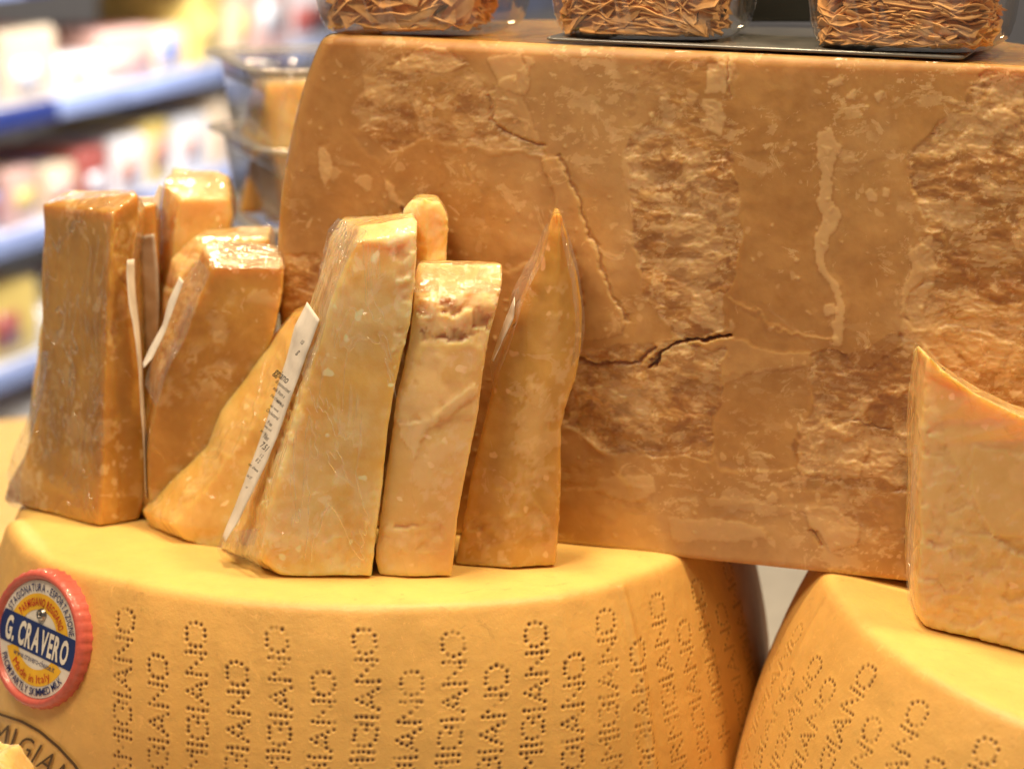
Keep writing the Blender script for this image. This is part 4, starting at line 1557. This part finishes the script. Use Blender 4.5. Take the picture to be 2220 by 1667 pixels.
def flake_pile(name, hw, H, n, seed, flat=0.4, fs=1.0, xr=1.0):
    """thin shaved flakes tumbled inside a tub"""
    rg = np.random.default_rng(seed)
    Vs, Fs = [], []
    base = 0
    G = 9
    for i in range(n):
        w = rg.uniform(0.014, 0.030) * fs
        l = rg.uniform(0.010, 0.022) * fs
        u, v = np.meshgrid(np.linspace(-1, 1, G), np.linspace(-1, 1, G))
        rr = 1 + 0.22 * vn(u * 1.7 + i * 7.3, v * 1.7, np.full_like(u, i * 1.9), 3) + 0.1 * vn(u * 5 + i, v * 5, np.full_like(u, i * 3.1), 5)
        # square -> disc-ish
        X = u * np.sqrt(1 - v * v / 2.6) * w * rr
        Y = v * np.sqrt(1 - u * u / 2.6) * l * rr
        curl = rg.uniform(-14, 14)
        Z = curl * X * X + 0.0022 * vn(u * 1.6 + i * 3.3, v * 1.6, np.full_like(u, i * 2.3), 9) + 0.0009 * vn(u * 4, v * 4 + i, np.full_like(u, i * 5.3), 10)
        th = 0.0007 + 0.0005 * rg.random()
        T = np.stack([X, Y, Z], -1).reshape(-1, 3)
        edge = 1 - np.maximum(np.abs(u), np.abs(v)).reshape(-1)
        tt = th * (0.35 + 0.65 * np.clip(edge * 3, 0, 1))
        Vf = np.concatenate([T + np.stack([0 * tt, 0 * tt, tt], -1), T - np.stack([0 * tt, 0 * tt, tt], -1)])
        e = (rg.normal(0, flat), rg.normal(0, flat), rg.uniform(0, math.pi))
        Rm = np.array(Matrix.Rotation(e[2], 3, 'Z') @ Matrix.Rotation(e[0], 3, 'X') @ Matrix.Rotation(e[1], 3, 'Y'))
        Vf = Vf @ Rm.T
        side = rg.random() < 0.75
        m = hw - 0.004
        px, py = rg.uniform(-m, m, 2)
        px = -m + (px + m) * xr
        if side:
            py = -m + abs(rg.normal(0, 0.009))
        pz = rg.uniform(0.001, H)
        c = np.array([px, py, pz])
        Vf = Vf + c
        lim = hw - 0.0016 - 0.0010 * rg.random()
        x1 = -lim + 2 * lim * xr
        for ax, lo_, hi_ in ((0, -lim, x1), (1, -lim, lim)):
            ext = Vf[:, ax].max() - Vf[:, ax].min()
            if ext > (hi_ - lo_):
                Vf[:, ax] = (Vf[:, ax] - Vf[:, ax].mean()) * (hi_ - lo_) / ext * 0.95 + (hi_ + lo_) / 2
            Vf[:, ax] += max(0, lo_ - Vf[:, ax].min()) - max(0, Vf[:, ax].max() - hi_)
        rr_ = np.hypot(np.clip(np.abs(Vf[:, 0]) - (hw - 0.022), 0, 1), np.clip(np.abs(Vf[:, 1]) - (hw - 0.022), 0, 1))
        kk = np.clip(0.020 / np.maximum(rr_, 1e-6), 0, 1)
        for ax in (0, 1):
            big = np.abs(Vf[:, ax]) > hw - 0.022
            Vf[:, ax] = np.where(big, np.sign(Vf[:, ax]) * ((hw - 0.022) + (np.abs(Vf[:, ax]) - (hw - 0.022)) * kk), Vf[:, ax])
        Vf[:, 2] += max(0, 0.0015 - Vf[:, 2].min())
        zmin = 0.0008 + 0.004 * np.clip((np.maximum(np.abs(Vf[:, 0]), np.abs(Vf[:, 1])) - (hw - 0.009)) / 0.009, 0, 1) ** 2
        Vf[:, 2] = np.maximum(Vf[:, 2], zmin)
        f = grid_faces(G, G)
        f2 = f[:, ::-1] + G * G
        ring = list(range(G)) + [G * k + G - 1 for k in range(1, G)] + [G * (G - 1) + k for k in range(G - 2, -1, -1)] + [G * k for k in range(G - 2, 0, -1)]
        ring = np.array(ring)
        nx = np.roll(ring, -1)
        f3 = np.stack([ring, ring + G * G, nx + G * G, nx], -1)
        Vs.append(Vf)
        Fs.append(np.concatenate([f, f2, f3]) + base)
        base += len(Vf)
    me = mesh_np(name, np.concatenate(Vs), np.concatenate(Fs))
    return me


def slab_top_z(x, y):
    s = x * SU[0] + y * SU[1]
    return 0.25 * 0.989 - math.tan(TAU) * (s - 0.06)


def slab_s(px, py):
    v = ray(px, py)
    t = (OFF - CAM @ SN) / (v @ SN)
    q = CAM + v * t
    return q @ SU


M_PLATE = simple('grey_tray', (0.17, 0.17, 0.165), 0.2, metal=0.0, coat=0.5)
sA, sB = slab_s(1176, 80), slab_s(2075, 135)
pc = (sA + sB) / 2
root = OFF * SN + pc * SU + 0.0765 * SN
hwp = (sB - sA) / 2
me = loft('tray', [(hwp, 0.072, 0.004, 0), (hwp + 0.001, 0.073, 0.004, 0.0006), (hwp + 0.001, 0.073, 0.004, 0.0014), (hwp, 0.072, 0.004, 0.0019)], True, True)
tray = link('tray', me, M_PLATE)
tray.location = (root[0], root[1], slab_top_z(root[0], root[1]) + 0.0012)
tray.rotation_euler = (0, TAU, -PSI)
thing(tray, 'thin grey tray lying on top of the big cut cheese under two flake tubs', 'tray')

tub_names = [((640, 1058), 78, 0.0, 0.0005, 'clear tub of large cheese shavings, leftmost of three on top of the half cheese', 0.55),
             ((1160, 1575), 92, -0.06, 0.0034, 'clear square tub of broken cheese shavings, middle of the three on the grey tray', 0.45),
             ((1728, 2160), 122, -0.16, 0.0034, 'clear square tub of tightly layered cheese shavings, rightmost on the grey tray', 0.16)]
for i, ((xa, xb), yb, rz, dz, lab_, flat) in enumerate(tub_names):
    a = at(xa, yb, -0.09)
    s0, s1 = slab_s(xa, yb), slab_s(xb, yb)
    wdt = (s1 - s0) * 0.96
    hw = wdt / 2
    sc_ = (s0 + s1) / 2
    q = OFF * SN + sc_ * SU + (hw - 0.004 + hw * 0.12) * SN
    z = slab_top_z(q[0], q[1]) + dz
    t = empty('plastic_tub', (q[0], q[1], z), -PSI * 0.55 + rz)
    thing(t, lab_, 'plastic tub', 'clear tubs of cheese shavings')
    H = 0.062
    o = link('tub_shell', loft('tub_shell', tub_levels(hw, H, rad=0.024, b=0.009)), M_TUB, t)
    link('rim', loft('rim', rim_levels(hw + 0.007, H), False), M_TUB, t)
    fp = link('cheese_shavings', flake_pile('cheese_shavings', hw, 0.052, (120, 190, 300)[i], 50 + i, flat * 0.7, (2.3, 1.7, 1.4)[i], (0.86, 0.93, 0.97)[i]), M_FLAKE)
    fp.location = (q[0], q[1], z)
    fp.rotation_euler = (0, 0, -PSI * 0.55 + rz)
    fp['kind'] = 'stuff'
    thing(fp, ['big curled cheese shavings in the leftmost tub', 'ragged cheese shavings in the middle tub', 'flat layered cheese shavings in the rightmost tub'][i], 'cheese shavings')

# stacked tubs of wedges behind the cut block
stack_lab = ['empty clear tub on top of the stack behind the big cheese', 'clear tub holding an amber wedge, second from the top of the stack',
             'clear tub packed with cheese pieces, third from the top of the stack', 'lowest clear tub of the stack behind the big cheese']
for i in range(4):
    z = 0.145 - 0.046 * i
    cx, cy = -0.018, 0.249
    t = empty('plastic_tub', (cx + 0.002 * (i % 2), cy, z), math.radians(18 + 2 * (i % 2)))
    thing(t, stack_lab[i], 'plastic tub', 'stack of clear tubs behind the cut cheese')
    H = 0.066
    o = link('tub_shell', loft('tub_shell', tub_levels(0.071, H, rad=0.022, flare=0.007)), M_TUB, t)
    md = o.modifiers.new('s', 'SOLIDIFY')
    md.thickness = 0.0007
    link('rim', loft('rim', rim_levels(0.079, H, 0.010, 0.024), False), M_RIMP, t)


def chunk(label, px, py, Y, w, h, seed, mat=M_MID, rz=0.3, tilt=0.0):
    c = at(px, py, Y)
    me = box_mesh('c', -w / 2, w / 2, -w * 0.4, w * 0.4, -h / 2, h / 2)
    for v in me.vertices:
        if v.co.z > 0 and v.co.x < 0:
            v.co.x *= 0.45
        if v.co.z < 0:
            v.co.x *= 0.9
    me = remesh(me, 0.0022, 3)
    for v in me.vertices:
        v.co = Matrix.Rotation(tilt, 3, 'Y') @ v.co
    finish_wedge(me, low=0.0015, seed=seed)
    o = link('cheese_chunk', me, mat)
    o.location = c
    o.rotation_euler = (0, 0, rz)
    return thing(o, label, 'cheese chunk', 'cheese chunks inside the stacked tubs')


chunk('amber cheese chunk with a flat lit top inside the second tub of the stack', 600, 252, 0.235, 0.046, 0.044, 70, M_MID, 0.35)
chunk('brown cheese chunk standing at the left in the third tub of the stack', 560, 392, 0.24, 0.026, 0.040, 71, M_DARK, 0.2, 0.15)
chunk('dark cheese chunk next to the cut block in the third tub of the stack', 606, 396, 0.225, 0.026, 0.044, 72, M_DARK, 0.9, -0.3)
rs = link('display_riser', box_mesh('display_riser', -0.04, 0.09, 0.235, 0.345, -0.262, 0.0045, 0.003), M_TABLE)
thing(rs, 'plain pale riser block under the stack of clear tubs', 'riser')

# dark box behind the tubs
o = link('storage_box', box_mesh('storage_box', -0.03, 0.03, -0.02, 0.02, 0, 0.06, 0.003), simple('black_card', (0.02, 0.022, 0.02), 0.5))
p = at(1712, 48, 0.02)
o.location = (p[0], p[1] , slab_top_z(p[0], p[1]) + 0.006)
thing(o, 'small black box standing behind the tubs on the big cheese', 'box')

# ------------------------------------------------------------------ blurred shop shelves
A0 = at(0, 235, 1.70)
A1 = at(500, 140, 2.36)
DIR = np.array([A1[0] - A0[0], A1[1] - A0[1], 0.0])
DIR /= np.linalg.norm(DIR)
SIDE = np.array([-DIR[1], DIR[0], 0.0])   # into the shelf (to the left)
YAW = math.atan2(DIR[1], DIR[0])
M_RAIL = simple('blue_rail', (0.30, 0.38, 0.66), 0.4)
M_NAVY = simple('navy_rail', (0.03, 0.05, 0.22), 0.4)
M_SHELF = simple('white_shelf', (0.65, 0.66, 0.7), 0.4)
PK = [simple('pack_%s' % n, c, 0.3, coat=0.4) for n, c in (('white', (0.86, 0.84, 0.84)), ('cream', (0.85, 0.68, 0.48)), ('pink', (0.80, 0.50, 0.42)),
      ('salmon', (0.70, 0.34, 0.25)), ('yellow', (0.88, 0.66, 0.20)), ('red', (0.45, 0.12, 0.10)), ('blue', (0.25, 0.35, 0.8)), ('snow', (0.9, 0.9, 0.92)))]
kinds = ['white', 'cream', 'pink', 'salmon', 'yellow', 'red', 'blue', 'snow']
unit = empty('display_shelf', tuple(A0 * np.array([1, 1, 0]) + np.array([0, 0, -1.2])), YAW)
thing(unit, 'blurred refrigerated shelving with blue price rails at the left', 'shelving')
rg = np.random.default_rng(5)
levels = [A0[2] + 0.155, A0[2], A0[2] - 0.150, A0[2] - 0.31, A0[2] - 0.47]
ordn = ['top', 'second', 'third', 'fourth', 'lowest']
for li, z in enumerate(levels):
    zz = z - unit.location.z
    link('shelf_board', box_mesh('shelf_board', -0.9, 2.4, 0.012, 0.42, zz - 0.02, zz - 0.004), M_SHELF, unit)
    x = -0.9
    k = 0
    while x < 2.4:
        L = rg.uniform(0.16, 0.34)
        mt = M_RAIL if rg.random() < 0.6 else M_NAVY
        link('price_rail', box_mesh('price_rail', x, x + L, -0.004, 0.010, zz - 0.028, zz - 0.002, 0.002), mt, unit)
        x += L + 0.002
    # packages
    x = -0.5
    n = 0
    while x < 1.9:
        w = rg.uniform(0.05, 0.14)
        h = rg.uniform(0.045, 0.11)
        ki = rg.choice(8, p=[0.18, 0.22, 0.22, 0.15, 0.04, 0.05, 0.04, 0.10])
        if li >= 2:
            ki = rg.choice(8, p=[0.2, 0.18, 0.15, 0.12, 0.12, 0.06, 0.05, 0.12])
        if li >= 3:
            ki = rg.choice(8, p=[0.15, 0.15, 0.03, 0.05, 0.38, 0.0, 0.12, 0.12])
        if -0.25 < x < 1.05:
            me = box_mesh('pack', -w / 2, w / 2, 0, 0.15, 0, h, 0.012, 3)
            o = link('food_pack', me, PK[ki])
            c = A0 * np.array([1, 1, 0]) + DIR * (x + w / 2) + SIDE * 0.02
            o.location = (c[0], c[1], z - 0.003)
            o.rotation_euler = (0, 0, YAW + rg.normal() * 0.08)
            n += 1
            kj = int(rg.choice([3, 5, 6, 4, 7, 2]))
            lb = link('pack_label', box_mesh('pack_label', -w * rg.uniform(0.2, 0.4), w * rg.uniform(0.1, 0.4), -0.0015, 0.002, h * rg.uniform(0.15, 0.3), h * rg.uniform(0.5, 0.8)), PK[kj], o)
            lt = link('lid_label', box_mesh('lid_label', -w * rg.uniform(0.1, 0.35), w * rg.uniform(0.1, 0.35), 0.03, 0.11, h - 0.001, h + 0.0015), PK[int(rg.choice([3, 5, 6, 4, 0, 2]))], o)
            thing(o, 'blurred %s food pack on the %s shelf of the display' % (kinds[ki], ordn[li]), 'food pack', 'blurred %s packs on the %s shelf' % (kinds[ki], ordn[li]))
        x += w + rg.uniform(0.004, 0.02)
